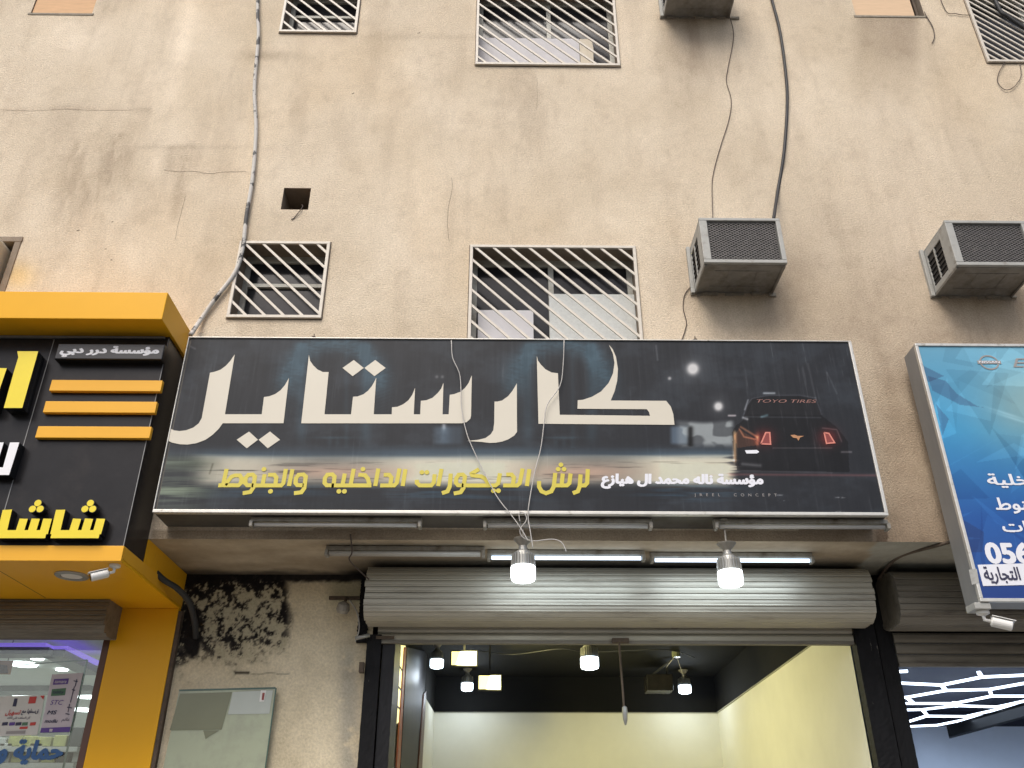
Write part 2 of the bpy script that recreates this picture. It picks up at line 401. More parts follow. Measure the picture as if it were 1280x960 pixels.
def text(name, s, m, box, Y, parent, arabic=True, bold=.0, shear=0., depth=0., spacing=1.0, tilt=0., rows=44):
    """lettering fitted to box = (x0, x1, z0, z1) on the plane Y; outlines filled by non-zero winding, row by row"""
    c = bpy.data.curves.new('t', 'FONT'); c.body = shape(s) if arabic else s
    c.space_character = spacing; c.resolution_u = 4; c.fill_mode = 'NONE'
    o = bpy.data.objects.new('t', c); C.objects.link(o); bpy.context.view_layer.update()
    me = bpy.data.meshes.new_from_object(o.evaluated_get(bpy.context.evaluated_depsgraph_get()))
    bpy.data.objects.remove(o); bpy.data.curves.remove(c)
    n = len(me.vertices)
    if n == 0: return None
    a = np.empty(n * 3, np.float32); me.vertices.foreach_get('co', a); a = a.reshape(-1, 3).astype(float)
    brk = [0]; con = {(min(e.vertices), max(e.vertices)) for e in me.edges}; bpy.data.meshes.remove(me)
    for k in range(1, n):
        if (k - 1, k) not in con: brk.append(k)
    brk.append(n)
    a[:, 0] += shear * a[:, 1]
    segs = []
    for b0, b1 in zip(brk[:-1], brk[1:]):
        p = a[b0:b1, :2]; segs.append(np.concatenate([p, np.roll(p, -1, 0)], 1))
    sg = np.concatenate(segs)
    lo, hi = a.min(0), a.max(0); H = hi[1] - lo[1]; Z = np.linspace(lo[1] - bold, hi[1] + bold, rows + 1); base_rows = []
    zc = (Z[1:] + Z[:-1]) / 2
    def spans(z):
        y0, y1 = sg[:, 1], sg[:, 3]; q = (y0 <= z) != (y1 <= z); t = sg[q]
        if not len(t): return []
        x = t[:, 0] + (z - t[:, 1]) / (t[:, 3] - t[:, 1]) * (t[:, 2] - t[:, 0]); d = np.where(t[:, 3] > t[:, 1], 1, -1)
        o_ = np.argsort(x); x, d = x[o_], d[o_]; w_ = 0; out = []
        for xx, dd in zip(x, d):
            if w_ == 0: st = xx
            w_ += dd
            if w_ == 0: out.append((st, xx))
        return out
    x0, x1, z0, z1 = box; W = hi[0] - lo[0]; mb = MB()
    fx = lambda v: x0 + (v - lo[0] + bold) / (W + 2 * bold) * (x1 - x0)
    fz = lambda v: z0 + (v - lo[1] + bold) / (H + 2 * bold) * (z1 - z0)
    for k in range(rows):
        sp_ = []
        for q in ((-1, -.5, 0, .5, 1) if bold else (0,)):
            e = bold * math.sqrt(max(0, 1 - q * q)) + (.3 * bold if bold else 0)
            sp_ += [(u - e, v + e) for u, v in spans(zc[k] + q * bold)]
        sp_.sort(); mg = []
        for u, v in sp_:
            if mg and u <= mg[-1][1]: mg[-1][1] = max(v, mg[-1][1])
            else: mg.append([u, v])
        for u, v in mg:
            tl = lambda X_: (X_ - x0) * tilt
            U, V = fx(u), fx(v); mb.quad((U, Y, fz(Z[k]) + tl(U)), (V, Y, fz(Z[k]) + tl(V)), (V, Y, fz(Z[k + 1]) + tl(V)), (U, Y, fz(Z[k + 1]) + tl(U)))
    if not mb.f: return None
    return mb.build(name, m, parent, fix=False)
def pbox(px0, py0, px1, py1, Y):     # place box from a photo box on plane Y -> x0,x1,z0,z1
    pm = (py0 + py1) / 2; xm = (px0 + px1) / 2
    return at(px0, pm, Y)[0], at(px1, pm, Y)[0], at(xm, py1, Y)[2], at(xm, py0, Y)[2]

# ================================================================ SETTING
YF, YR, ZS = 5.70, 6.52, 3.51        # facade plane, recessed shopfront plane, soffit height
MB().add([(-150, -150, 0), (150, -150, 0), (150, 150, 0), (-150, 150, 0)], [(0, 1, 2, 3)]).build('ground', M['asphalt'], kind='structure')
MB().box(-40, 40, 4.0, YR + .3, 0.004, .15).build('pavement', M['paving'], kind='structure', bevel=.01)

bld = empty('building', (0, YF, 0), 'stained beige rendered building with grilled windows above a row of shops', 'building')

# openings in the facade: x0, x1, z0, z1
SX0, SX1 = at(351, 40, YF)[0] , at(444, 43, YF)[0]
zD1, zD0 = at(358, 305, YF)[2], at(343, 397, YF)[2]
zE1 = at(691, 310, YF)[2]; EX0, EX1 = at(588, 370, YF)[0], at(797, 370, YF)[0]
zB0 = at(398, 41, YF)[2]; zU0 = at(687, 82, YF)[2]
FLR = zB0 - zD0
CX0 = at(1235, 78, YF)[0]; zC0 = at(1250, 78, YF)[2]
FX1 = at(19, 303, YF)[0]; zF1 = at(10, 303, YF)[2]
O = dict(
    D=(SX0, SX1, zD0, zD1), B=(SX0, SX1, zB0, zB0 + .7),
    E=(EX0, EX1, zU0 - FLR, zE1), U=(EX0, EX1, zU0, zU0 + (zE1 - zU0 + FLR)),
    Cc=(CX0, CX0 + 1.3, zC0, zC0 + 1.1), Fw=(FX1 - 1.1, FX1, zF1 - 1.1, zF1),
    V=pbox(353, 235, 387, 262, YF),
    P1=(at(38, 17, YF)[0], at(115, 17, YF)[0], at(76, 17, YF)[2], at(76, 17, YF)[2] + .42),
    P2=(at(1070, 20, YF)[0], at(1156, 20, YF)[0], at(1110, 20, YF)[2], at(1110, 20, YF)[2] + .42),
)
holes = list(O.values())
def wall_paint(px, py, P):
    X, Z = P[:, 0], P[:, 2]
    n1 = vnoise(X * .9, Z * .6, 1, 5); n2 = vnoise(X * 5, Z * 1.1, 2, 5, .6); n3 = vnoise(X * 22, Z * 22, 3, 3)
    n4 = vnoise(X * 2.4 + 9, Z * 2.4, 8, 5, .6); n5 = vnoise(X * 14, Z * 1.0, 18, 4, .6)
    base = np.array([223, 208, 185.])[None] + ((n1 - .5) * 26)[:, None] * np.array([1, 1, 1.05]) + ((n3 - .5) * 9)[:, None]
    base += ((n4 - .5) * 24)[:, None] * np.array([.9, 1, 1.1])
    warm = ss(.45, .8, vnoise(X * .7 + 4, Z * .5 + 7, 5, 4))[:, None]
    base = base * (1 - warm * .5) + (base + np.array([2, -4, -11])) * warm * .5
    dk = np.zeros_like(X); n6 = vnoise(X * 9 + Z * .8, Z * 2.2, 28, 6, .68)
    dk += .07 * ss(.52, .75, vnoise(X * 7, Z * 7, 29, 6, .7))
    dk += .09 * ss(.5, .8, n2) + .06 * ss(.52, .8, n5) * ss(.4, .7, n1)
    # runs of dirt on the left, above the yellow sign
    sl = px + (py - 200) * .22
    for c, wd, a, y0, y1 in ((140, 10, .22, 170, 300), (95, 14, .14, 180, 330), (160, 7, .18, 190, 250), (232, 8, .26, 182, 300), (214, 9, .22, 185, 240), (250, 5, .2, 183, 215), (188, 12, .12, 180, 210), (120, 40, .10, 190, 330)):
        dk += a * gs(sl, c, wd) * ss(y0 - 10, y0 + 3, py) * (1 - ss(y1 - 60, y1, py)) * ss(.30, .62, n6)
    dk += .07 * gs(py, 137 + 2 * (n1 - .5) * 8, 3) * (px < 190) * n2 * 1.6
    dk += .13 * gs(px, 108, 70) * gs(py, 175, 55) * ss(.4, .75, n4)
    dk += .30 * gs(px, 330, 30) * gs(py, 70, 6) * n4 * 1.3
    dk += .12 * gs(px, 232, 80) * gs(py, 184, 3)
    # below the air conditioners: soft shadow and staining, painted together into the colour
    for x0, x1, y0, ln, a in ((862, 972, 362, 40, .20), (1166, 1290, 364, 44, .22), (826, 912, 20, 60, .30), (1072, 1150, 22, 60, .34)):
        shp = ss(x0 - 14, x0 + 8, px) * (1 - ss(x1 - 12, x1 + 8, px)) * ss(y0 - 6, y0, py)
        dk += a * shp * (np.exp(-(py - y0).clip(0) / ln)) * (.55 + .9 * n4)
    dk += .24 * gs(px, 995, 26) * gs(py, 345, 45) * n4 * 1.5
    dk += .26 * ss(975, 1120, px) * gs(py, 440, 120) * (.4 + n4)
    dk += .24 * gs(px, 1010, 90) * gs(py, 395, 45) * (.3 + n4)
    dk += .42 * ss(1075, 1125, px) * ss(400, 560, py) * (.5 + n4)
    dk += .14 * ss(900, 1000, px) * ss(100, 300, py) * n4 * 1.4
    dk += .25 * ss(800, 855, px) * (1 - ss(870, 880, px)) * gs(py, 340, 50) * n4 * 1.3
    # run under the AC opening at the top
    dk += .20 * gs(px - (py - 60) * .02, 858, 20) * (1 - ss(60, 210, py)) * n2 * 1.6
    dk += .26 * gs(px, 1120, 38) * gs(py, 62, 25) * n4 * 1.5
    dk += .10 * gs(px, 560 , 6) * ss(200, 230, py) * (1 - ss(290, 400, py)) * n2 * 1.5
    dk += .13 * gs(py, 46, 4) * (px > 450) * (px < 640) * n1 * 1.4
    dk += .10 * gs(px, 655, 50) * ss(80, 90, py) * (1 - ss(90, 260, py)) * ss(.35, .7, n2)
    dk += .12 * gs(px, 372, 35) * ss(262, 268, py) * (1 - ss(270, 330, py)) * n4
    dk += .40 * (py > 662) * (px > 190) * (px < 1110) + .25 * ss(600, 690, py) * (px > 1095)  # shade under the sign painted on the wall strip; right end darker downwards
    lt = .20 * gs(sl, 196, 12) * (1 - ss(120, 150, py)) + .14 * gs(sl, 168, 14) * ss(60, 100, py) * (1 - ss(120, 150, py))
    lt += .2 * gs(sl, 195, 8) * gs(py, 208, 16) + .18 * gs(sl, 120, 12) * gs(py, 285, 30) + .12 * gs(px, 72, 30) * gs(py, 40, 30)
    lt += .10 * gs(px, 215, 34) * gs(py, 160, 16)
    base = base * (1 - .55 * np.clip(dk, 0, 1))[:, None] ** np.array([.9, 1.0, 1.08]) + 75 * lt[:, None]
    # hairline cracks
    warmspot = gs(px, 22, 22) * gs(py, 345, 16)
    base += warmspot[:, None] * np.array([4, -8, -34])
    return linA(base) * .90
xm = [v for h in holes for v in h[:2]]; zm = [v for h in holes for v in h[2:]]
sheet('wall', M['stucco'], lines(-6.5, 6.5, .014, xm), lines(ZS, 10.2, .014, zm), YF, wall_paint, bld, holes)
def crack(pts, wd):
    P = smoothpath([Vector((*at(a + random.uniform(-.6, .6), b + random.uniform(-.6, .6), YF - .0015),)) for a, b in pts], 3)
    MB().stroke([(p.x + random.uniform(-.002, .002), p.z + random.uniform(-.002, .002)) for p in P], wd, YF - .0015).build('crack', M['crackm'], bld, fix=False)
crack([(205, 213), (222, 215), (240, 214), (262, 217), (280, 215), (308, 215)], .0028)
crack([(565, 222), (565, 236), (561, 255), (559, 270), (560, 285), (562, 302)], .0026)
crack([(0, 137), (40, 138), (80, 136), (120, 138), (165, 137)], .0022)
crack([(672, 98), (672, 120), (671, 138)], .0018)
crack([(232, 245), (228, 262), (222, 285), (219, 300)], .0022)
for ka, kb in ((139, 277), (130, 311), (138, 325), (96, 288), (522, 41), (440, 117)):
    crack([(ka, kb), (ka + 2.5, kb - .5)], .007)
sidew = MB()
sidew.box(-6.5, -6.3, YF + .002, YF + 6, ZS + .3, 10.2).box(6.3, 6.5, YF + .002, YF + 6, ZS + .3, 10.2).box(-6.5, 6.5, YF + .002, YF + 6, 10.2, 10.4)
sidew.build('side_wall', M['reveal'], bld)
# soffit over the pavement
def soff_paint(px, py, P):
    X, Y = P[:, 0], P[:, 1]
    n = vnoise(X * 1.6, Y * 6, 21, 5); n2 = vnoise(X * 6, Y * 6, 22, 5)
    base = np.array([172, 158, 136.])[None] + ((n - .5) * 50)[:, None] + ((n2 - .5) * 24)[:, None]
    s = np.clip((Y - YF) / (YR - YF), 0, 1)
    rear_dark = .62 * ss(.25, .95, s + (n - .5) * .5) * ss(at(380, 700, 6)[0], at(480, 700, 6)[0], X) * (1 - ss(at(1060, 700, 6)[0], at(1110, 700, 6)[0], X))  # darker towards the back, over the width of the shutter
    rear_dark += .5 * ss(.8, 1., s + (n2 - .5) * .3)
    base *= (1 - rear_dark)[:, None]
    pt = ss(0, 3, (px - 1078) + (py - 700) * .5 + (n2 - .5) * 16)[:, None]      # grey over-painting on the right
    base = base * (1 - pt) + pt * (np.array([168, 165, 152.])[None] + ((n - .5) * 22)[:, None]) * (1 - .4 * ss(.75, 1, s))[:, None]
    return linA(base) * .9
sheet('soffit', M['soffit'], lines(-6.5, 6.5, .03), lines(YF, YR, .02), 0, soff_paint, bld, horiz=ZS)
# recessed wall left of the shutter, with burnt and mouldy plaster
XW0, XW1 = at(229, 765, YR)[0] - .04, at(452, 860, YR)[0] + .05
def rec_paint(px, py, P):
    X, Z = P[:, 0], P[:, 2]
    n = vnoise(X * 2, Z * 2, 31, 5); n2 = vnoise(X * 10, Z * 10, 32, 5, .62); n3 = vnoise(X * 30, Z * 30, 33, 3)
    base = np.array([210, 197, 168.])[None] + ((n - .5) * 46)[:, None] + ((n2 - .5) * 20)[:, None] + ((n3 - .5) * 8)[:, None]
    # greenish upper right, grey run beside the jamb
    gr = ss(400, 425, px) * (1 - ss(745, 770, py)); base = base * (1 - gr * .3)[:, None] + gr[:, None] * .3 * np.array([120, 125, 95.])
    dr = gs(px, 436, 13) * ss(770, 840, py) * ss(.4, .6, n2 + .12); base = base * (1 - .4 * dr)[:, None] + .4 * dr[:, None] * np.array([120, 120, 118.])
    m = (1 - ss(352, 366, px + (n2 - .5) * 14)) * (1 - ss(800, 842, py + (n2 - .5) * 60 + (px - 250) * .12))
    edge = gs(px, 358, 5) * (1 - ss(790, 810, py)) * .10
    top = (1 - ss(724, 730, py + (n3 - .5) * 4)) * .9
    n6 = vnoise(X * 19, Z * 14, 36, 5, .74); n7 = vnoise(X * 34, Z * 30, 37, 4, .7)
    n8 = vnoise(X * 70, Z * 60, 38, 3, .7)
    mold = m * ss(.48, .58, n6 * .5 + n7 * .36 + n8 * .14 + edge + .13 * (1 - ss(722, 750, py)) + .07 * (1 - ss(245, 285, px)) - .03 * ss(780, 830, py))
    hole = gs(px, 240, 13) * gs(py, 800, 26)
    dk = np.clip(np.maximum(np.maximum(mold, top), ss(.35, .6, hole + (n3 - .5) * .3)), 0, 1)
    pale = m * (1 - dk)
    base = base * (1 - pale * .5)[:, None] + (pale * .5)[:, None] * np.array([146, 142, 118.])
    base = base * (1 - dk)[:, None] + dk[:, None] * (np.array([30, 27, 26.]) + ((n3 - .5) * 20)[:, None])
    slit = (gs(py, 841, 1.5) * (px > 293) * (px < 312)); base *= (1 - .8 * slit)[:, None]
    hl = .3 * gs(py, 842 + np.sin(px * .2), .7) * (px > 312) * (px < 362); base *= (1 - hl)[:, None]
    return linA(base) * 1.0
sheet('recess_wall', M['recess'], lines(XW0, XW1, .008), lines(.15, ZS, .008) if False else lines(1.9, ZS, .008), YR, rec_paint, bld)
MB().box(XW0, XW1, YR, YR + .2, .15, 1.9).build('wall_base', M['concrete'], bld)

# ---------------------------------------------------------------- windows of the facade
def reveal_box(o, depth, name='opening', back=True, m='reveal', mb='dark'):
    x0, x1, z0, z1 = o; y = YF; r = MB()
    r.quad((x0, y, z0), (x1, y, z0), (x1, y + depth, z0), (x0, y + depth, z0)).quad((x0, y, z1), (x1, y, z1), (x1, y + depth, z1), (x0, y + depth, z1))
    r.quad((x0, y, z0), (x0, y, z1), (x0, y + depth, z1), (x0, y + depth, z0)).quad((x1, y, z0), (x1, y, z1), (x1, y + depth, z1), (x1, y + depth, z0))
    rv = r.build(name, M[m], bld)
    if back:
        b = MB(); d = 1.2
        e = .15
        b.quad((x0 - e, y + d, z0 - e), (x1 + e, y + d, z0 - e), (x1 + e, y + d, z1 + e), (x0 - e, y + d, z1 + e))
        for q in (((x0 - e, z0 - e), (x1 + e, z0 - e)), ((x1 + e, z0 - e), (x1 + e, z1 + e)), ((x1 + e, z1 + e), (x0 - e, z1 + e)), ((x0 - e, z1 + e), (x0 - e, z0 - e))):
            (a, c), (a2, c2) = q
            b.quad((a, y + depth, c), (a2, y + depth, c2), (a2, y + d, c2), (a, y + d, c))
        b.build('dark_room', M[mb], bld)
    return rv
def grille(o, spacing=.1444, first=.02, wd=.019, out=0.012, label=None):
    x0, x1, z0, z1 = o; e = .012; y = YF - out
    g = MB(); t = .024
    xa, xb, za, zb = x0 - e, x1 + e, z0 - e, z1 + e
    g.box(xa, xb, y - .012, y + .010, zb - t, zb).box(xa, xb, y - .012, y + .010, za, za + t)
    g.box(xa, xa + t, y - .012, y + .010, za + t, zb - t).box(xb - t, xb, y - .012, y + .010, za + t, zb - t)
    gr = g.build('window_grille', M['grille'], bld, bevel=.002, label=label)
    k_ = MB(); d_ = .007
    k_.box(xa - d_, xb + d_, YF - .002, YF + .001, zb + .001, zb + d_ * 1.4).box(xa - d_, xb + d_, YF - .002, YF + .001, za - d_ * 1.2, za - .001)
    k_.box(xa - d_, xa - .001, YF - .002, YF + .001, za - .001, zb + .001).box(xb + .001, xb + d_, YF - .002, YF + .001, za - .001, zb + .001)
    k_.build('joint', M['crackm'], gr)
    xi0, xi1, zi0, zi1 = xa + t * .6, xb - t * .6, za + t * .6, zb - t * .6
    H = zi1 - zi0; k = -int(H / spacing) - 2
    while True:
        xs = xi0 + first + k * spacing; k += 1
        if xs > xi1: break
        a = (xs, zi1); b = (xs + H, zi0)
        if a[0] < xi0: a = (xi0, zi1 - (xi0 - xs))
        if b[0] > xi1: b = (xi1, zi1 - (xi1 - xs))
        if a[1] - b[1] < .03: continue
        jit = random.uniform(-.003, .003)
        MB().beam((a[0] + jit, y, a[1]), (b[0] - jit, y, b[1]), wd, .012).build('bar', M['grille'], gr)
    return gr
def window(o, mull, label, extra=None, transom=None, glass='wglass'):
    x0, x1, z0, z1 = o; y = YF + .17; t = .045
    f = MB(); f.box(x0, x1, y, y + .05, z1 - t * 1.4, z1).box(x0, x1, y, y + .05, z0, z0 + t).box(x0, x0 + t, y, y + .05, z0 + t, z1 - t * 1.4).box(x1 - t, x1, y, y + .05, z0 + t, z1 - t * 1.4)
    wi = f.build('window', M['alu'], bld, bevel=.003, label=label)
    if mull:
        MB().box(mull - .022, mull + .022, y - .008, y + .045, z0 + t, z1 - t * 1.4).build('mullion', M['alu'], wi, bevel=.003)
        spans = ((x0 + t, mull - .022), (mull + .022, x1 - t))
    else: spans = ((x0 + t, x1 - t),)
    if transom: MB().box(x0 + t, x1 - t, y - .006, y + .044, transom - .018, transom + .018).build('transom', M['alu'], wi, bevel=.003)
    for a, b in spans:
        MB().box(a, b, y + .02, y + .026, z0 + t, z1 - t * 1.4).build('pane', M[glass], wi)
    return wi
reveal_box(O['E'], .30); reveal_box(O['U'], .30); reveal_box(O['D'], .34); reveal_box(O['B'], .34); reveal_box(O['Cc'], .3)
reveal_box(O['Fw'], .3); reveal_box(O['V'], .34); reveal_box(O['P1'], .3); reveal_box(O['P2'], .3)
wE = window(O['E'], at(689, 370, YF + .17)[0], 'wide window over the big sign with white boards behind its lower half')
b_ = pbox(597, 389, 667, 470, YF + .15); b2 = pbox(689, 370, 806, 470, YF + .15)
MB().box(b_[0], b_[1], YF + .135, YF + .14, O['E'][2] + .01, b_[3]).build('white_sheet', M['card'], wE)
MB().box(b2[0] - .01, min(b2[1], O['E'][1] - .005), YF + .125, YF + .15, O['E'][2] + .01, b2[3]).build('insulation_board', M['foam'], wE)
wU = window(O['U'], at(686, 40, YF + .17)[0], 'wide upper window above the big sign with cardboard along its bottom')
b_ = pbox(599, 49, 740, 84, YF + .14)
MB().box(O['U'][0] + .005, b_[1] - .12, YF + .13, YF + .135, O['U'][2] + .01, b_[3]).build('white_sheet', M['card'], wU)
MB().poly([(b_[1] - .115, O['U'][2] + .01), (b_[1] + .0, O['U'][2] + .01), (b_[1] + .015, b_[3] - .12), (b_[1], b_[3]), (b_[1] - .115, b_[3] - .004)], YF + .13, .005).build('cream_sheet', M['creamp'], wU)
window(O['D'], None, 'small square window left of the big sign', transom=at(350, 360, YF + .2)[2])
window(O['B'], None, 'small square window near the top edge', transom=at(400, 25, YF + .2)[2])
wC = window(O['Cc'], O['Cc'][0] + .65, 'window at the upper right corner')
window(O['Fw'], None, 'window half hidden above the yellow cornice')
for k, lb in (('E', 'cream diagonal grille directly above the big black sign'), ('U', 'cream diagonal grille of the wide upper window'), ('D', 'square diagonal grille beside the taped cable'), ('B', 'square diagonal grille at the top edge')):
    grille(O[k], label=lb)
grille(O['Cc'], spacing=.092, wd=.017, label='dense diagonal grille at the upper right corner')
# vent hole bits, plywood boards
MB().box(O['V'][0] + .03, O['V'][1] - .01, YF + .22, YF + .25, O['V'][2] + .0, O['V'][2] + .09).build('vent_flap', M['black'], bld)
for k, gap, col in (('P1', 0, 'plywood'), ('P2', .085, 'plywoodp')):
    x0, x1, z0, z1 = O[k]
    MB().box(x0 + .004, x1 - .004 - gap, YF + .012, YF + .03, z0 + .003, z1 - .003).build('plywood_board', M[col], bld)
    s = MB().box(x0 - .02, x1 + .02, YF - .006, YF + .02, z0 - .022, z0 + .001)
    s.build('opening_edge', M['concrete'], bld)
x0, x1, z0, z1 = O['P2']
MB().box(x1 - .045, x1 - .02, YF + .05, YF + .08, z0, z1).build('batten', M['rust'], bld)
# thin raised surround of the far-left window
x0, x1, z0, z1 = O['Fw']
f = MB().box(x0, x1 + .055, YF - .012, YF + .004, z1 + .001, z1 + .05).box(x1 + .001, x1 + .05, YF - .010, YF + .004, z0, z1)
f.build('window_surround', M['reveal'], bld, bevel=.003)
# cream rounded unit in the far-left window
u = MB(); ux0, ux1, uz0, uz1 = at(-60, 320, 5.6)[0], at(-5, 320, 5.6)[0], at(0, 352, 5.6)[2], at(0, 296, 5.6)[2]
u.box(ux0, ux1, 5.52, 5.86, uz0, uz1)
tag(u.build('ventilator', M['creamp'], bevel=.05), 'cream rounded ventilator box cut by the left edge above the yellow cornice', 'ventilator')

# ================================================================ AIR CONDITIONERS
acgroup = 'window air conditioners in the facade'
def aircon(x0, z0, label, wdt=.615, dep=.40, h=.415):
    x1, z1 = x0 + wdt, z0 + h; yf = YF - dep
    a = empty('air_conditioner', ((x0 + x1) / 2, YF, z0), label, 'air conditioner', acgroup)
    c = MB(); t = .05
    c.box(x0, x1, yf + .03, YF + .25, z1 - .012, z1)                    # top
    c.box(x1 - .012, x1, yf + .03, YF + .25, z0, z1 - .012)             # right
    c.box(x0, x0 + .012, yf + .03, yf + .13, z0, z1 - .012)             # left, before and behind the louvre opening
    c.box(x0, x0 + .012, yf + .36, YF + .25, z0, z1 - .012)
    c.box(x0, x0 + .012, yf + .13, yf + .36, z1 - .08, z1 - .012).box(x0, x0 + .012, yf + .13, yf + .36, z0, z0 + .05)
    c.build('casing', M['acgrey'], a, bevel=.003)
    fr = MB()
    fr.box(x0 - .004, x1 + .004, yf, yf + .03, z1 - .022, z1 + .004).box(x0 - .004, x1 + .004, yf, yf + .03, z0 - .004, z0 + .026)
    fr.box(x0 - .004, x0 + .055, yf, yf + .03, z0 + .026, z1 - .022).box(x1 - .03, x1 + .004, yf, yf + .03, z0 + .026, z1 - .022)
    fr.build('front_frame', M['acgrey'], a, bevel=.004)
    MB().box(x0 + .02, x1 - .02, yf + .045, yf + .05, z0 + .02, z1 - .015).build('coil', M['accoil'], a)
    # expanded-metal guard
    g = MB(); gx0, gx1, gz0, gz1 = x0 + .055, x1 - .03, z0 + .026, z1 - .022
    sl = .62; st = .038; H = gz1 - gz0
    for sgn in (1, -1):
        k = gx0 - H / sl - st
        while k < gx1 + H / sl:
            # line x = k + (z-gz0)/sl*sgn
            pts = []
            for z in (gz0, gz1):
                pts.append((k + sgn * (z - gz0) / sl, z))
            (xa, za), (xb, zb) = pts
            t0, t1 = 0., 1.
            dx = xb - xa
            for lim, s_ in ((gx0, 1), (gx1, -1)):
                fa, fb = s_ * (xa - lim), s_ * (xb - lim)
                if fa < 0 and fb < 0: t0, t1 = 1, 0; break
                if fa < 0: t0 = max(t0, fa / (fa - fb))
                elif fb < 0: t1 = min(t1, fa / (fa - fb))
            if t1 - t0 > .02:
                p = lambda t_: (xa + dx * t_, yf + .018 + .0005 * sgn, za + (zb - za) * t_)
                g.beam(p(t0), p(t1), .0034, .003)
            k += st
    g.build('mesh_guard', M['acmesh'], a, kind='stuff')
    # belly with pressed ribs
    be = MB().box(x0 + .002, x1 - .002, yf + .03, YF + .25, z0 - .006, z0 + .004)
    be.box(x0 + .002, x0 + .02, yf + .03, YF, z0 - .016, z0 - .006).box(x1 - .02, x1 - .002, yf + .03, YF, z0 - .016, z0 - .006)
    be.box(x0 + .1, x1 - .1, yf + .10, yf + .108, z0 - .010, z0 - .006).box(x0 + .1, x1 - .1, yf + .3, yf + .308, z0 - .010, z0 - .006)
    for q in (.2, .42): be.box(x0 + q, x0 + q + .008, yf + .112, yf + .296, z0 - .010, z0 - .006)
    be.build('belly_pan', M['acbelly'], a, bevel=.002)
    # louvre opening on the left side
    lo = MB().box(x0 + .012, x0 + .02, yf + .13, yf + .36, z0 + .05, z1 - .08)
    lv = lo.build('side_vent', M['black'], a)
    for q in range(6):
        zz = z0 + .06 + q * (h - .16) / 6
        MB().box(x0 + .003, x0 + .012, yf + .132, yf + .358, zz, zz + .012).build('louvre', M['black'], lv)
    MB().box(x0 - .002, x0 + .010, yf + .238, yf + .25, z0 + .05, z1 - .08).build('vent_divider', M['acgrey'], lv)
    # mounting angle and rough cement round it
    MB().box(x0 - .03, x0 - .001, YF - .03, YF + .02, z0 - .02, z1 + .01).build('mounting_angle', M['acgrey'], a, bevel=.003)
    ce = MB()
    xx = x0 - .035
    while xx < x1 + .02:
        ln = random.uniform(.03, .09); hh_ = random.uniform(.004, .02); dd = random.uniform(.006, .022)
        ce.hexa([(xx, YF - dd, z0 - .02 - hh_), (xx + ln, YF - dd * random.uniform(.5, 1.2), z0 - .02 - hh_ * random.uniform(.4, 1.2)), (xx + ln, YF + .01, z0 - .025), (xx, YF + .01, z0 - .025)],
                [(xx, YF - dd, z0 - .008), (xx + ln, YF - dd, z0 - .008), (xx + ln, YF + .01, z0 - .006), (xx, YF + .01, z0 - .006)])
        xx += ln * random.choice((1, 1, 1.7))
    ce.build('cement_bed', M['concrete'], a, kind='stuff')
    return a
ax, _, az = at(881, 327.3, YF - .40)
aircon(ax, az, 'grey air conditioner with mesh front above the right end of the black sign')
ax, _, az = at(1197, 330.5, YF - .41)
aircon(ax, az, 'grey air conditioner at the right edge above the blue sign', dep=.41)
ax, _, az = at(829, 21, YF)
aircon(ax, az, 'grey air conditioner at the top edge, only its underside showing', .635)

# ================================================================ CABLES ON THE FACADE
def cable(name, pts, r, m, label, cat='cable', Y=None, n=8, group=None, kinds=None):
    P = [at(p[0], p[1], (p[2] if len(p) > 2 else Y)) for p in pts]
    mb = MB().tube(smoothpath(P), r, n)
    return tag(mb.build(name, M[m], smooth=True), label, cat, group)
cable('taped_cable', [(324, -130), (322, 5), (323, 45), (318, 110), (320, 160), (316, 220), (308, 270), (303, 312), (293, 342), (268, 375), (252, 398), (238, 419, 5.60)], .017, 'taped',
      'thick cable wrapped in grey and white tape running down beside the small square window', Y=YF - .03)
cable('black_cable', [(930, -130), (965, 0), (975, 40), (982, 90), (984, 130), (980, 190), (972, 240), (967, 274, 5.4)], .0135, 'cable',
      'thick black cable hanging down to the back of the middle air conditioner', Y=YF - .02)
cable('thin_wire', [(912, 20), (917, 45), (910, 85), (908, 102), (914, 125), (911, 150), (900, 185), (892, 215), (890, 235), (891, 274, 5.66)], .0035, 'wire',
      'thin crooked wire between the topmost and the middle air conditioner', 'wire', Y=YF - .008, n=5)
cable('thin_wire', [(866, 356), (856, 368), (854, 385), (858, 402), (856, 414), (851, 428)], .0035, 'wire',
      'thin wire dropping from the middle air conditioner to the black sign', 'wire', Y=YF - .008, n=5)
cable('thin_wire', [(1150, -90), (1178, 5), (1195, 17), (1216, 19)], .0035, 'wire', 'thin wire curving into the grille at the upper right corner', 'wire', Y=YF - .012, n=5)
cable('thin_wire', [(1152, 8, YF + .03), (1158, 20), (1166, 34), (1168, 46), (1165, 54)], .0045, 'wire', 'short wire end hanging from the boarded opening beside its dark gap', 'wire', Y=YF - .012, n=5)
cable('thin_wire', [(1256, 78), (1249, 90), (1247, 102), (1256, 112), (1267, 109), (1276, 96), (1275, 80)], .0035, 'wire', 'wire loop hanging below the grille at the upper right corner', 'wire', Y=YF - .014, n=5)
cable('black_cable', [(1215, -80), (1246, 5), (1262, 22), (1292, 42)], .018, 'cable', 'black cable lying across the grille at the upper right corner', Y=YF - .05)
cable('thin_wire', [(377, 256, YF + .1), (378, 259), (368, 272), (364, 274)], .004, 'wire', 'short dark wire poking out of the square vent hole', 'wire', Y=YF - .006, n=5)

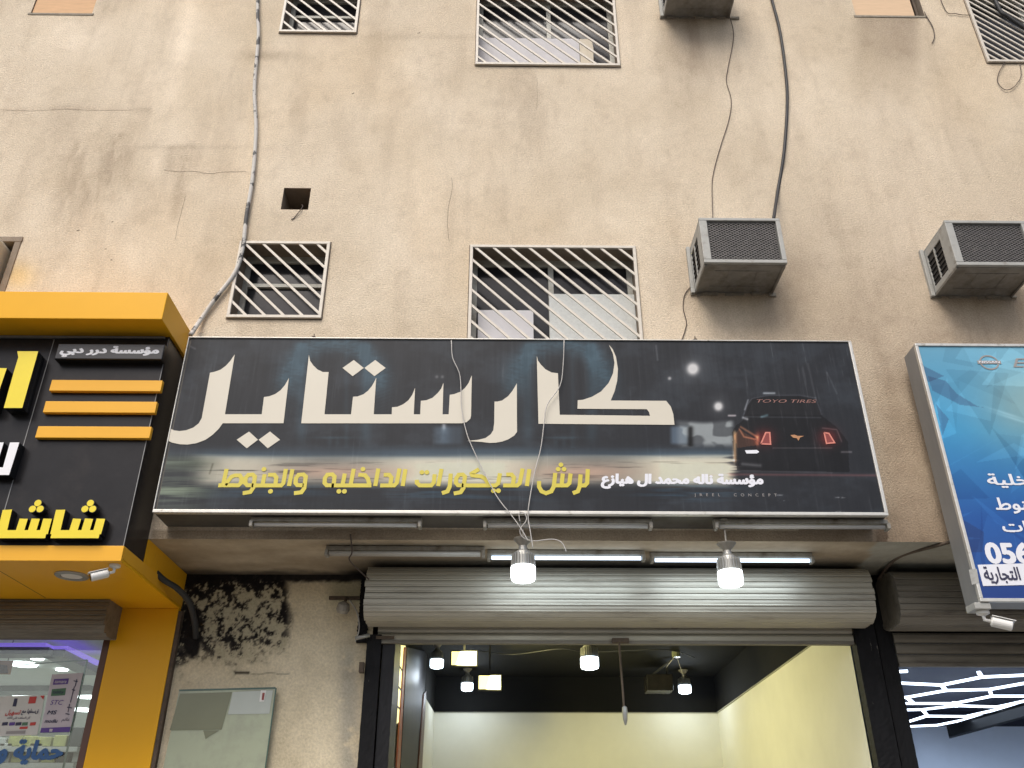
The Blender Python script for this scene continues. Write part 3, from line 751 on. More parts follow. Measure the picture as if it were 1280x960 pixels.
# ================================================================ MAIN SIGN
YS = 5.42
sx0, sx1 = at(213, 533, YS)[0], at(1087, 536, YS)[0]
sz0, sz1 = at(650, 643, YS)[2], at(645, 424, YS)[2]
sign = empty('shop_sign', ((sx0 + sx1) / 2, YF, sz0), 'large black printed shop sign with cream Arabic lettering and a dark car', 'sign')
def sign_paint(px, py, P):
    X, Z = P[:, 0], P[:, 2]
    n = vnoise(X * 2, Z * 2, 41, 4); st = vnoise(X * 60, Z * 3, 42, 4, .6); hs = vnoise(X * 2.2, Z * 55, 43, 4, .6); hs2 = vnoise(X * 1.0, Z * 26, 44, 3)
    col = np.array([50, 53, 59.])[None] + ((n - .5) * 12)[:, None] + ((st - .5) * 22 * (1 - .55 * ss(430, 560, py)))[:, None]
    # two blurred bridges
    teal = np.zeros_like(px)
    for cx, kk in ((417, 1.), (700, .95)):
        r = np.hypot((px - cx), (py - 478) * 1.15)
        hatch = .85 + .22 * np.sin(np.abs(px - cx) * .5 + py * 1.5 + 3 * n)
        hn = .55 + .9 * vnoise(px * .16 + py * .1 * np.sign(px - cx), py * .5, 45, 3)
        teal += kk * .95 * gs(r, 57, 14) * (1 - ss(470, 505, py)) * hn
        teal += kk * .8 * (gs(px, cx - 40, 7) + gs(px, cx + 40, 7)) * (1 - ss(540, 565, py)) * ss(425, 432, py) * (.55 + .45 * ss(500, 430, py))
        teal += kk * .3 * (gs(px, cx - 62, 16) + gs(px, cx + 58, 16)) * gs(py, 488, 30) * hatch
        teal += kk * .25 * gs(px, cx + 16, 3) * (py > 440) * (py < 560) + kk * .2 * gs(px, cx - 20, 3) * (py > 440) * (py < 500)
        teal += kk * .5 * gs(py, 547, 1.5) * gs(px, cx, 26) + kk * .3 * (gs(px, cx - 5, 3) + gs(px, cx + 5, 3)) * gs(py, 553, 5)
    col += (np.clip(teal, 0, 1.1) * 1.0)[:, None] * np.array([26, 46, 54.])
    ped = ss(538, 546, px) * (1 - ss(574, 582, px)) * ss(530, 536, py) * (1 - ss(552, 558, py)) * (.5 + .5 * gs(px, 556, 8))
    col += ped[:, None] * np.array([48, 62, 72.]) + (gs(px, 555, 2.5) * gs(py, 532, 5))[:, None] * 110
    ped2 = ss(835, 842, px) * (1 - ss(858, 864, px)) * ss(530, 536, py) * (1 - ss(552, 558, py))
    col += ped2[:, None] * np.array([52, 66, 78.])
    smoke = vnoise(px * .018, py * .03, 52, 5, .6); col += (ss(.45, .75, smoke) * 16)[:, None] * np.array([.85, 1, 1.1])
    # bright wet road streak
    yy = py + (hs2 - .5) * 6
    lane = .35 + .85 * gs(px, 575, 120) + .95 * gs(px, 872, 80) + .55 * gs(px, 300, 80)
    lane = np.clip(lane, 0, 1.05) * ss(226, 262, px) * (1 - ss(908, 925, px + (hs - .5) * 26))
    band = ss(565, 572, yy) * (1 - ss(599, 612, yy))
    streak = 1 - .55 * ss(.60, .70, hs)* (gs(py, 590, 12))
    col = col * (1 - (band * lane)[:, None]) + (band * lane * streak)[:, None] * np.array([255, 248, 224.])
    blue = gs(yy, 566, 7) * (.4 + .6 * lane) * (px < 918); col = col * (1 - .6 * blue[:, None]) + .6 * blue[:, None] * np.array([104, 132, 152.])
    pe = gs(yy, 590, 9) * (gs(px, 425, 75) + gs(px, 728, 65)); pe = np.clip(pe, 0, 1) * (.55 + .45 * streak)
    col = col * (1 - .8 * pe[:, None]) + .8 * pe[:, None] * np.array([246, 205, 180.])
    rf = gs(yy, 614, 12) * np.clip(gs(px, 575, 90) + gs(px, 860, 60) + .7 * gs(px, 340, 90), 0, 1) * ss(.4, .65, hs)
    col += rf[:, None] * np.array([14, 34, 46.])
    lg = (1 - ss(225, 285, px + (n - .5) * 40)) * ss(560, 580, py); cc = np.array([112, 124, 108.])[None] * (.55 + .9 * hs)[:, None]
    lgm = lg * (gs(py, 578, 12) * .8 + gs(py, 612, 14) * 1.0 * ss(.35, .6, hs) + .35 * ss(620, 640, py))
    col = col * (1 - lgm[:, None]) + lgm[:, None] * cc
    col += ((1 - ss(205, 270, px)) * ss(430, 445, py) * 16)[:, None]
    # street lamps and white car
    for cx, cy, r0, a in ((866, 461, 7.5, 1.), (898, 508, 5.5, .95), (837, 473, 2.2, .55), (546, 471, 2, .25), (553, 471, 2, .25)):
        d = np.hypot(px - cx, py - cy); g = a * np.exp(-(d / r0) ** 3) + .35 * a * np.exp(-d / (r0 * 1.5))
        col = col * (1 - np.clip(g, 0, 1)[:, None]) + np.clip(g, 0, 1)[:, None] * np.array([255, 255, 255.])
    wc = ss(842, 852, px) * (1 - ss(912, 920, px)) * ss(522, 529, py - 3 * gs(px, 880, 24)) * (1 - ss(552, 562, py)) * (.45 + .55 * ss(.42, .6, vnoise(px * .07, py * .10, 47, 2)))
    col = col * (1 - .75 * wc[:, None]) + .75 * wc[:, None] * np.array([222, 232, 234.])
    wk = gs(px, 863, 3.5) * ss(530, 536, py) * (1 - ss(556, 560, py)) ; col *= (1 - .8 * wk)[:, None]
    # dark car
    def inside(poly):
        r = np.zeros(px.shape, bool); j = len(poly) - 1
        for i in range(len(poly)):
            xi, yi = poly[i]; xj, yj = poly[j]
            cnd = ((yi > py) != (yj > py)) & (px < (xj - xi) * (py - yi) / (yj - yi + 1e-9) + xi); r ^= cnd; j = i
        return r
    body = inside([(921, 588), (917, 566), (915, 540), (920, 532), (929, 525), (932, 508), (939, 497), (960, 493), (1000, 493), (1022, 498), (1028, 520), (1046, 534), (1060, 552), (1062, 590)])
    col[body] = col[body] * .30 + np.array([14, 14, 16.]) + ((st[body] - .5) * 10)[:, None]
    win = inside([(934, 518), (942, 501), (1020, 501), (1026, 519)]); col[win] += 8
    og = inside([(917, 545), (924, 536), (942, 548), (949, 556), (922, 560)]); col[og] = col[og] * .4 + np.array([100, 66, 50]) * .7
    og2 = (gs(px, 918.5, 2.2) * ss(536, 542, py) * (1 - ss(572, 584, py))); col += og2[:, None] * np.array([165, 130, 90.])
    og3 = gs(px, 947, 2.5) * gs(py, 549, 7) + .8 * gs(py - (px - 925) * .62, 533, 1.6) * (px > 925) * (px < 948); col += og3[:, None] * np.array([150, 95, 62.])
    for cx in (956, 1035):
        g = np.exp(-(np.hypot((px - cx) * .9, py - 547) / 11) ** 2); col += g[:, None] * np.array([92, 16, 14.])
    def seg(pts, wd, rgb, a=1.):
        nonlocal col
        g = np.zeros_like(px)
        for (ax_, ay), (bx, by) in zip(pts[:-1], pts[1:]):
            t = np.clip(((px - ax_) * (bx - ax_) + (py - ay) * (by - ay)) / ((bx - ax_) ** 2 + (by - ay) ** 2), 0, 1)
            g = np.maximum(g, np.exp(-(np.hypot(px - ax_ - t * (bx - ax_), py - ay - t * (by - ay)) / wd) ** 2))
        col = col + (g * a)[:, None] * np.array(rgb, float)
    seg([(930, 518), (934, 506), (940, 498), (960, 494), (1000, 494), (1020, 498), (1027, 518)], .9, (48, 50, 54))
    seg([(935, 500), (931, 512)], 1.0, (90, 92, 94)); seg([(955, 491.5), (968, 491.5)], 1.3, (120, 124, 126)); seg([(911, 519.5), (919, 519.5)], 1.2, (150, 140, 140))
    seg([(929, 522), (934, 524)], 1.6, (130, 132, 134)); seg([(952, 521), (959, 519)], 1.6, (60, 84, 90)); seg([(932, 521), (1026, 522)], .8, (34, 36, 38))
    seg([(924, 536), (930, 546), (944, 549)], 1., (110, 70, 50)); seg([(966, 560), (1040, 560)], .7, (50, 46, 46)); seg([(1028, 535), (1046, 537), (1052, 552)], .8, (56, 50, 50))
    seg([(1052, 565), (1064, 565)], 1.2, (70, 66, 66)); seg([(928, 580), (950, 582)], 2.2, (60, 60, 60)); seg([(920, 575), (922, 588), (1040, 591)], 1.0, (20, 16, 16))
    rl = gs(py, 593 + (px - 900) * .006, 1.6) * ss(885, 920, px) * .8; col += rl[:, None] * np.array([62, 26, 24.])
    rl2 = gs(py, 588, 4) * gs(px, 893, 24) * ss(.5, .65, hs); col = col * (1 - .7 * rl2[:, None]) + rl2[:, None] * .7 * np.array([90, 40, 42.])
    # long scratches and scuffs
    for a, b, c, d, e in ((205, 480, 228, 466, 26), (200, 500, 214, 495, 14), (236, 432, 244, 436, 50), (196, 525, 210, 520, 12), (820, 432, 822, 450, 40), (1010, 455, 1020, 500, 24), (1034, 466, 1046, 492, 22), (262, 592, 266, 580, -50)):
        t = np.clip(((px - a) * (c - a) + (py - b) * (d - b)) / ((c - a) ** 2 + (d - b) ** 2), 0, 1)
        dd = np.hypot(px - a - t * (c - a), py - b - t * (d - b)); col += (np.exp(-(dd / 1.1) ** 2) * e)[:, None]
    scr = ss(.70, .80, st) * ss(880, 960, px) * (py < 560) * 12 + ss(.72, .82, st) * 9; col += scr[:, None]
    for cx, cy, sx_, sy2 in ((974, 619, 5, 1), (977, 626, 4, 1), (1050, 622, 7, 1), (1047, 640, 8, 1.2), (1060, 643, 4, 1)):
        col += (gs(px, cx, sx_) * gs(py, cy, sy2) * ss(.4, .6, vnoise(px * .4, py * .9, 49, 2)))[:, None] * 90
    return linA(col) * .54
ft = .022
sheet('printed_face', M['print_'], np.linspace(sx0 + ft, sx1 - ft, 900), np.linspace(sz0 + ft, sz1 - ft * .4, 290), YS, sign_paint, sign)
MB().box(sx0 + .004, sx1 - .004, YS + .004, YF - .003, sz0 + .004, sz1 - .002).build('cabinet', M['signdark'], sign)
fr = MB(); yf = YS - .010
fr.box(sx0, sx1, yf, YS + .03, sz0, sz0 + ft)
fr.box(sx0, sx1, yf, YS + .03, sz1 - ft * .4, sz1)
fr.box(sx0, sx0 + ft * .35, yf, YS + .03, sz0 + ft, sz1 - ft * .4).box(sx1 - ft, sx1, yf, YS + .03, sz0 + ft, sz1 - ft * .4)
fr.build('edge_trim', M['silver'], sign, bevel=.003)
def zz(ox, oy, sc, pts, Y): return [(at(ox + a * sc, oy + b * sc, Y)[0], at(ox + a * sc, oy + b * sc, Y)[2]) for a, b in pts]
Z4, Z5, Z6 = (180, 410, .1875), (400, 420, .1875), (620, 420, .1875)
def pp(z, pts): return [(z[0] + a * z[2], z[1] + b * z[2]) for a, b in pts]
LET = [
    pp(Z4, [(172, 668), (200, 682), (235, 687), (280, 682), (330, 663), (365, 635), (385, 600), (440, 298), (470, 292), (510, 278), (545, 252), (575, 220), (595, 190), (605, 176), (540, 575), (785, 575), (800, 460), (835, 455), (875, 440), (910, 415), (940, 380), (966, 333), (930, 635), (525, 635), (500, 670), (460, 710), (410, 745), (350, 768), (290, 777), (240, 775), (190, 765), (160, 752)]),
    pp(Z4, [(618, 745), (700, 690), (760, 745), (685, 802)]), pp(Z4, [(764, 745), (840, 690), (907, 745), (825, 802)]),
    pp(Z5, [(-74, 126), (-66, 165), (-46, 195), (-18, 222), (18, 240), (58, 240), (30, 522), (207, 522), (220, 405), (250, 403), (290, 388), (320, 365), (345, 335), (362, 305), (375, 278), (358, 522), (478, 522), (480, 475), (515, 472), (555, 455), (590, 428), (615, 392), (634, 345), (625, 522), (668, 522), (672, 432), (710, 428), (750, 412), (785, 380), (808, 350), (823, 312), (817, 522), (858, 522), (865, 392), (895, 387), (935, 372), (965, 348), (990, 315), (1012, 262), (1007, 530), (1002, 552), (978, 574), (945, 582), (-125, 582)]),
    pp(Z5, [(150, 213), (225, 160), (292, 213), (218, 268)]), pp(Z5, [(296, 213), (368, 160), (438, 213), (363, 268)]),
    pp(Z6, [(-10, 437), (10, 437), (40, 430), (80, 402), (110, 365), (139, 315), (140, 640), (120, 665), (80, 690), (40, 704), (0, 711), (-40, 713), (-100, 706), (-195, 700), (-120, 692), (-70, 680), (-35, 655), (-18, 628), (-12, 580)]),
    pp(Z6, [(272, 132), (280, 165), (300, 192), (330, 222), (370, 243), (413, 248), (425, 525), (1027, 532), (1020, 507), (1005, 488), (543, 485), (545, 428), (580, 425), (640, 405), (700, 370), (750, 315), (780, 250), (790, 180), (780, 120), (753, 58), (778, 88), (800, 140), (813, 220), (808, 300), (790, 370), (765, 430), (1135, 432), (1165, 470), (1182, 520), (1190, 592), (283, 585)]),
]
for L_ in LET:
    y = YS - .003
    MB().poly([(at(a, b, y)[0], at(a, b, y)[2]) for a, b in L_], y, .0).build('letter', M['cream'], sign)
# yellow line of lettering, drawn stroke by stroke
A7, A8 = (260, 570, .1953), (500, 570, .1953)
ST = [(A7, [
    [(66, 187), (196, 187), (211, 172), (215, 142), (203, 124), (172, 124), (150, 132), (108, 186)], [(119, 82), (96, 187)],
    [(300, 188), (252, 187), (238, 172), (241, 140), (258, 120), (285, 118), (300, 132), (291, 200), (271, 230), (222, 238)],
    [(290, 188), (348, 188), (363, 116)], [(340, 188), (440, 188)], [(384, 120), (424, 120), (438, 138), (430, 188)],
    [(430, 188), (468, 188), (482, 174), (499, 82)], [(541, 84), (518, 192)],
    [(612, 188), (572, 186), (560, 172), (563, 142), (580, 120), (610, 118), (626, 132), (616, 205), (598, 232), (550, 238)],
    [(806, 188), (760, 187), (746, 172), (748, 142), (764, 119), (795, 117), (810, 132), (804, 188), (1046, 188)],
    [(860, 188), (876, 112)], [(912, 188), (933, 82)], [(962, 120), (1004, 122), (1024, 146), (1034, 188)], [(1091, 80), (1070, 192)],
    [(1124, 120), (1160, 120), (1174, 138), (1166, 188), (1102, 188)], [(1160, 188), (1192, 188), (1208, 172), (1226, 80)], [(1264, 84), (1246, 192)]]),
    (A8, [
    [(108, 152), (108, 172), (126, 188), (200, 188), (216, 170), (222, 116)], [(266, 82), (244, 192)], [(325, 112), (318, 195), (304, 226), (268, 238)],
    [(414, 188), (372, 187), (358, 172), (360, 142), (376, 119), (402, 118), (416, 132), (406, 205), (388, 232), (344, 240)],
    [(406, 188), (610, 188), (628, 176), (640, 110)], [(506, 84), (458, 112), (462, 124), (520, 130), (545, 146), (572, 188)],
    [(680, 118), (714, 118), (729, 136), (722, 188), (660, 188)], [(716, 188), (750, 188), (766, 174), (785, 80)], [(828, 84), (812, 192)],
    [(890, 160), (890, 196), (906, 226), (935, 238), (968, 226), (984, 196), (994, 108)], [(984, 188), (1068, 188), (1084, 174), (1092, 112)], [(1034, 188), (1042, 112)],
    [(1150, 188), (1184, 188), (1198, 172), (1202, 84)], [(1156, 118), (1150, 195), (1138, 226), (1106, 238)]])]
DOTS = [(A7, [(358, 84), (400, 226), (838, 226), (873, 226), (992, 84)]), (A8, [(140, 104), (172, 104), (598, 222), (630, 222), (1030, 56), (1012, 84), (1050, 84)])]
kk = 0; mb = MB()
for z, sts in ST:
    for s_ in sts:
        y = YS - .002 - .00012 * (kk % 8); kk += 1
        P = [(at(a, b, y)[0], at(a, b, y)[2]) for a, b in pp(z, s_)]
        mb.stroke(P, .0275, y)
for z, ds in DOTS:
    for d in ds:
        y = YS - .0032; a, b = pp(z, [d])[0]; c = at(a, b, y)
        mb.poly([(c[0] + .0165 * math.cos(t), c[2] + .0165 * math.sin(t)) for t in [k * math.pi / 5 for k in range(10)]], y)
mb.build('yellow_lettering', M['yellowv'], sign, fix=False)
text('white_lettering', 'مؤسسة ناله محمد ال هيازع', M['whitev'], pbox(751, 592, 954, 611.5, YS), YS - .002, sign, bold=.05, shear=.12)
text('small_lettering', 'JREEL  CONCEPT', M['greyv'], pbox(868, 617, 971, 621.6, YS), YS - .002, sign, arabic=False, spacing=2.6)
text('red_lettering', 'TOYO TIRES', M['dimpink'], pbox(946, 499.5, 1021, 503.6, YS), YS - .002, sign, arabic=False, shear=.3)
mb = MB()
for q, pts in enumerate(([(951, 555), (963, 555.5), (962, 541), (957, 541), (951, 555)], [(1030, 541), (1033, 554.5), (1043, 553.5), (1036, 542), (1030, 541)])):
    mb.stroke([(at(a, b, YS)[0], at(a, b, YS)[2]) for a, b in pts], .010, YS - .0032)
mb.build('tail_light_outline', M['pinkv'], sign, fix=False)
mb = MB()
for pts in ([(951, 555), (963, 555.5), (962, 541), (957, 541)], [(1030, 541), (1033, 554.5), (1043, 553.5), (1036, 542)]):
    mb.poly([(at(a, b, YS)[0], at(a, b, YS)[2]) for a, b in pts], YS - .002)
mb.build('tail_light', M['redv'], sign, fix=False)
mb = MB(); mb.poly([(at(a, b, YS)[0], at(a, b, YS)[2]) for a, b in ((988, 544), (993, 543.5), (997, 545), (1005, 545), (1000, 547), (998, 551), (996, 548), (991, 547))], YS - .002)
mb.build('badge', M['orangev'], sign, fix=False)
mb = MB(); mb.poly([(at(a, b, YS)[0], at(a, b, YS)[2]) for a, b in ((931, 563), (946, 562.5), (949, 565), (946, 567), (933, 567))], YS - .002)
mb.build('rear_plate', M['whitev'], sign, fix=False)
# stubs left standing on the upper edge of the sign
for a in (869, 392):
    p_ = at(a, 424, YS + .02)
    MB().box(p_[0] - .012, p_[0] + .012, YS + .01, YS + .03, sz1 + .001, sz1 + .022).box(p_[0] - .003, p_[0] + .003, YS + .017, YS + .023, sz1 + .022, sz1 + .045).build('anchor_stub', M['rust'], sign)
# wires hanging over the sign
yw = YS - .03
cable('thin_wire', [(564, 424, YS + .02), (564.5, 430), (566, 448), (575, 470), (577, 510), (583, 540), (592, 563), (606, 592), (622, 622), (640, 645), (652, 662), (660, 676)], .0035, 'wiregrey',
      'pale wire hanging over the sign from its top edge, the more slanting of two', 'wire', Y=yw, n=5)
cable('thin_wire', [(705, 423, YS + .02), (705, 430), (704, 455), (700, 482), (684, 506), (680, 530), (676, 560), (668, 592), (662, 625), (660, 645), (663, 665), (666, 684)], .0035, 'wiregrey',
      'pale wire hanging over the sign, passing the cream alef, the steeper of two', 'wire', Y=yw, n=5)
cable('thin_wire', [(650, 652), (649, 642), (655, 641), (658, 650), (650, 662), (654, 672), (668, 676), (690, 674), (702, 678), (708, 690)], .003, 'wiregrey',
      'tangled loops of pale wire above the left hanging bulb', 'wire', Y=yw + .02, n=5)

# ================================================================ TUBE FIXTURES
def fixture(xa, xb, py, Y, z, label, group, lit=False, double=False, sag=0):
    """a ceiling or sign batten with tube(s) from pixel column xa to xb"""
    x0, x1 = at(xa, py, Y)[0], at(xb, py, Y)[0]
    t = empty('tube_light', ((x0 + x1) / 2, Y, z), label, 'tube light', group)
    MB().box(x0, x1, Y - .012, Y + .035, z + .012, z + .045).build('batten', M['batten'], t, bevel=.004)
    for s_ in ((-.03, .0) if double else (-.012,)):
        MB().tube([(x0 + .03, Y + s_, z - .012), (x1 - .03, Y + s_, z - .012)], .013, 10).build('tube', M['glowtube' if lit and s_ > -.02 else 'tubeoff'], t, smooth=True)
    for xx in (x0, x1 - .022):
        MB().box(xx, xx + .022, Y - .04, Y + .03, z - .03, z + .012).build('tube_holder', M['batten'], t, bevel=.004)
    return t
gl = 'unlit tubes along the underside of the black sign'
zf = at(420, 655, 5.50)[2]
fixture(313, 527, 656, 5.50, zf, 'unlit tube under the left part of the black sign', gl)
fixture(604, 815, 659, 5.50, zf, 'unlit tube under the middle of the black sign', gl)
fixture(893, 1111, 661, 5.50, zf, 'unlit tube under the right end of the black sign', gl)
gl = 'tubes on the soffit above the shutter'
YT = at(500, 690, 5.9)[1]; zt = ZS - .05
def ysoff(px, py): return atz(px, py, zt)[1]
fixture(407, 606, 691, ysoff(506, 691), zt, 'unlit double tube on the soffit, first from the left', gl, double=True)
f1 = fixture(609, 806, 696, ysoff(707, 696), zt, 'lit tube on the soffit behind the left hanging bulb', gl, lit=True)
f2 = fixture(813, 1016, 699, ysoff(913, 699), zt, 'lit tube on the soffit behind the right hanging bulb', gl, lit=True)
for f_ in (f1, f2):
    l = bpy.data.lights.new('tube_glow', 'AREA'); l.shape = 'RECTANGLE'; l.size = 1.0; l.size_y = .03; l.energy = 2.2; l.color = (.75, .88, 1)
    lo = bpy.data.objects.new('tube_glow', l); C.objects.link(lo); lo.parent = f_; lo.location = (0, -.012, -.04)

# ================================================================ LED BULBS
def bulb(px, py, wpx, Y, label, group, m='glowcool', energy=6, col=(.85, .94, 1), mount=True, top=None):
    """px,py: centre of the glowing part"""
    x, _, z = at(px, py, Y)
    d = Y * cp + (z - EYE) * sp; r = wpx / F * d / 2
    t = empty('hanging_bulb', (x, Y, z), label, 'light bulb', group)
    MB().lathe((x, Y, z), [(r * .62, -r * .72), (r * .93, -r * .62), (r, -r * .4), (r, r * .45), (r * .96, r * .5)], 24).build('diffuser', M[m], t, smooth=True)
    h = MB().lathe((x, Y, z), [(r * .84, r * .5), (r * .80, r * 1.35), (r * .66, r * 1.7), (r * .38, r * 1.9), (r * .33, r * 2.2)], 20)
    for k in range(22):
        a = 2 * math.pi * k / 22; c_, s_ = math.cos(a), math.sin(a)
        h.beam((x + c_ * r * .90, Y + s_ * r * .90, z + r * .5), (x + c_ * r * .84, Y + s_ * r * .84, z + r * 1.5), r * .08, r * .2, up=(c_, s_, 0))
    h.build('heat_sink', M['fins'], t)
    if mount:
        zt_ = top if top else ZS
        MB().lathe((x, Y, z), [(r * .36, r * 2.1), (r * .3, r * 2.25), (r * .75, r * 2.75), (r * .8, r * 2.85), (.006, r * 2.9), (.006, zt_ - z - .02), (.03, zt_ - z - .015), (.03, zt_ - z - .001)], 12).build('lamp_holder', M['batten'], t)
    l = bpy.data.lights.new('bulb_glow', 'POINT'); l.energy = energy; l.color = col; l.shadow_soft_size = r * .9
    lo = bpy.data.objects.new('bulb_glow', l); C.objects.link(lo); lo.parent = t; lo.location = (0, 0, -r * 1.9)
    return t
gb = 'bulbs hanging from the soffit'
bulb(654, 716, 31, 5.50, 'lit bulb with finned heat sink below the tangled wires, outside the shop', gb, energy=2.6, top=sz0)
bulb(913, 722, 31, 5.50, 'lit bulb with finned heat sink in front of the right lit tube, outside the shop', gb, energy=2.6, top=sz0)
# ================================================================ ROLLER SHUTTERS
def shutter(x0, x1, Yc, Zc, Rr, zbot, zcurt, label, mt='slat', nflat=2, ycur=None, bar=True):
    t = empty('roller_shutter', ((x0 + x1) / 2, Yc, zbot), label, 'roller shutter', 'rolled-up shutters over the shop openings')
    # profile: a slack roll, flattened in front; points run from the top front round the bottom
    def prof(a):       # a = 0 at the top, pi/2 in front, pi at the bottom
        e = 2 / 3.4; c_, s_ = math.cos(a), math.sin(a)
        return Yc - Rr * math.copysign(abs(s_) ** e, s_), Zc + Rr * math.copysign(abs(c_) ** e, c_)
    PR = [prof(k * 2 * math.pi / 720) for k in range(721)]; cum = [0]
    for a, b in zip(PR[:-1], PR[1:]): cum.append(cum[-1] + math.hypot(b[0] - a[0], b[1] - a[1]))
    def along(d):
        d %= cum[-1]; k = np.searchsorted(cum, d) or 1; f_ = (d - cum[k - 1]) / (cum[k] - cum[k - 1])
        return (PR[k - 1][0] * (1 - f_) + PR[k][0] * f_, PR[k - 1][1] * (1 - f_) + PR[k][1] * f_)
    nn = 30; wl = cum[-1] / nn
    for k in range(nn):
        d0 = k * wl; pts = []; q_ = 6; lift = random.uniform(-.002, .003)
        for m_ in range(q_ + 1):
            d = d0 + wl * .93 * m_ / q_; y_, z_ = along(d); y2, z2 = along(d + .002); ny, nz = (z2 - z_), -(y2 - y_); ln = math.hypot(ny, nz) or 1
            t_ = m_ / q_; h_ = (.0035 * math.sin(math.pi * t_) + (.0045 if t_ > .8 else 0)) + lift
            if ((y_ - Yc) * ny + (z_ - Zc) * nz) < 0: ny, nz = -ny, -nz
            pts.append((y_ + ny / ln * h_, z_ + nz / ln * h_))
        (ya, za), (yb_, zb_) = along(d0 + wl * .93), along(d0)
        pts += [(Yc + (ya - Yc) * .95, Zc + (za - Zc) * .95), (Yc + (yb_ - Yc) * .95, Zc + (zb_ - Zc) * .95)]
        ex = random.uniform(-.005, .005); m_ = len(pts)
        vs = [(x, a, b) for x in (x0 + ex, x1 + ex) for a, b in pts]
        MB().add(vs, [(q, (q + 1) % m_, (q + 1) % m_ + m_, q + m_) for q in range(m_)] + [tuple(range(m_)), tuple(range(m_, 2 * m_))[::-1]]).build('slat', M[mt], t)
    co = [(Yc + (a - Yc) * .955, Zc + (b - Zc) * .955) for a, b in (PR[k] for k in range(0, 720, 20))]; m_ = len(co)
    MB().add([(x, a, b) for x in (x0 + .004, x1 - .004) for a, b in co], [(q, (q + 1) % m_, (q + 1) % m_ + m_, q + m_) for q in range(m_)] + [tuple(range(m_)), tuple(range(m_, 2 * m_))[::-1]]).build('roll_core', M['slatd'], t)
    yc = ycur or YR - .03
    hh = (zcurt - zbot) / (nflat + .001)
    x0c, x1c = x0 + .06, x1 - .06
    for k in range(nflat):
        z0_ = zbot + k * hh; s_ = MB()
        pr = [(0, 0), (-.012, .008), (-.016, hh * .3), (-.016, hh * .7), (-.010, hh - .008), (0, hh - .002), (.01, hh - .002), (.01, 0)]
        m_ = len(pr); vs = [(x, yc + a, z0_ + b) for x in (x0c, x1c) for a, b in pr]
        s_.add(vs, [(q, (q + 1) % m_, (q + 1) % m_ + m_, q + m_) for q in range(m_)] + [tuple(range(m_)), tuple(range(m_, 2 * m_))[::-1]])
        s_.build('slat', M[mt], t)
    if bar:
        MB().box(x0c, x1c, yc - .022, yc + .02, zbot - .012, zbot + .012).build('bottom_rail', M['slatd'], t, bevel=.003)
    return t
Yc, Zc, RR = 6.30, 3.285, .19
gx0, gx1 = at(455, 757, 6.12)[0], at(1095, 757, 6.12)[0]
zb = at(770, 803, YR - .05)[2]
sh = shutter(gx0, gx1, Yc, Zc, RR, zb, zb + .26, 'dusty grey roller shutter rolled up over the middle shop opening', nflat=4)
# lock bar, pull strap and hardware on it
yk = YR - .06
MB().box(at(765, 801, yk)[0], at(786, 801, yk)[0], yk - .02, yk + .01, at(775, 804, yk)[2], at(775, 798, yk)[2]).build('lock_plate', M['rust'], sh, bevel=.003)
MB().box(at(822, 783, yk)[0], at(886, 783, yk)[0], yk - .008, yk + .0, at(850, 784, yk)[2], at(850, 781, yk)[2]).box(at(838, 778, yk)[0], at(846, 778, yk)[0], yk - .03, yk - .009, at(842, 786, yk)[2], at(842, 774, yk)[2]).build('latch_bar', M['rust'], sh, bevel=.002)
MB().box(at(470, 797, yk)[0], at(493, 797, yk)[0], yk - .008, yk, at(480, 799, yk)[2], at(480, 795, yk)[2]).build('lock_hasp', M['rust'], sh, bevel=.002)
cable('pull_rope', [(774, 803), (775, 820), (777, 845), (779, 870), (780, 888)], .0075, 'rust', 'dark pull rope hanging from the middle shutter with a hook at its end', 'rope', Y=YR - .09)
rope = [o for o in C.objects if o.name == 'pull_rope'][0]
hk = at(781, 890, YR - .09)
MB().lathe(hk, [(.006, .04), (.018, .03), (.02, 0), (.016, -.05), (.006, -.085)], 10).build('hook', M['fins'], rope)

# right neighbour's shutter
rx0 = at(1128, 765, 6.12)[0]
sh2 = shutter(rx0, rx0 + 3.4, Yc + .02, Zc - .015, RR, at(1200, 831, YR - .05)[2], at(1200, 790, YR - .05)[2], 'dirty brownish roller shutter rolled up behind the blue sign', 'slatd', nflat=3)
# yellow shop's shutter (dark, behind the amber soffit)
lx1 = at(136, 765, 6.25)[0]
sh3 = shutter(-6.0, lx1, 6.36, at(60, 765, 6.2)[2], .14, at(60, 789, YR - .05)[2], at(60, 770, YR - .05)[2], 'dark roller shutter rolled up under the amber soffit of the yellow shop', 'slatd', nflat=2)

# ================================================================ JAMBS, ROOMS
yj = YR - .06
def jamb(x0, x1, y0, y1, z0, z1, m, name='door_jamb', rough_=.004, nx=6, nz=90):
    """a post with an uneven, flaking surface"""
    s_ = MB(); r = random.Random(int(x0 * 1000)); 
    cols = [(x0, y1), (x0, y0)] + [(x0 + (x1 - x0) * k / nx, y0) for k in range(1, nx)] + [(x1, y0), (x1, y1)]
    vs = []
    for j in range(nz + 1):
        z = z0 + (z1 - z0) * j / nz
        for (a, b) in cols:
            vs.append((a + r.uniform(-1, 1) * rough_, b + r.uniform(-1, 1) * rough_ * .7, z))
    n = len(cols)
    fs = [(j * n + k, j * n + k + 1, (j + 1) * n + k + 1, (j + 1) * n + k) for j in range(nz) for k in range(n - 1)]
    fs.append(tuple(range(n))); fs.append(tuple(nz * n + k for k in range(n))[::-1])
    s_.add(vs, fs); return s_.build(name, M[m], bld)
xjL0, xjL1 = at(452, 880, yj)[0], at(489, 880, yj)[0]
jamb(xjL0 + .003, xjL0 + (xjL1 - xjL0) * .52, yj, YR + .35, .15, zb + .05, 'jamb', rough_=.0012, nz=120)
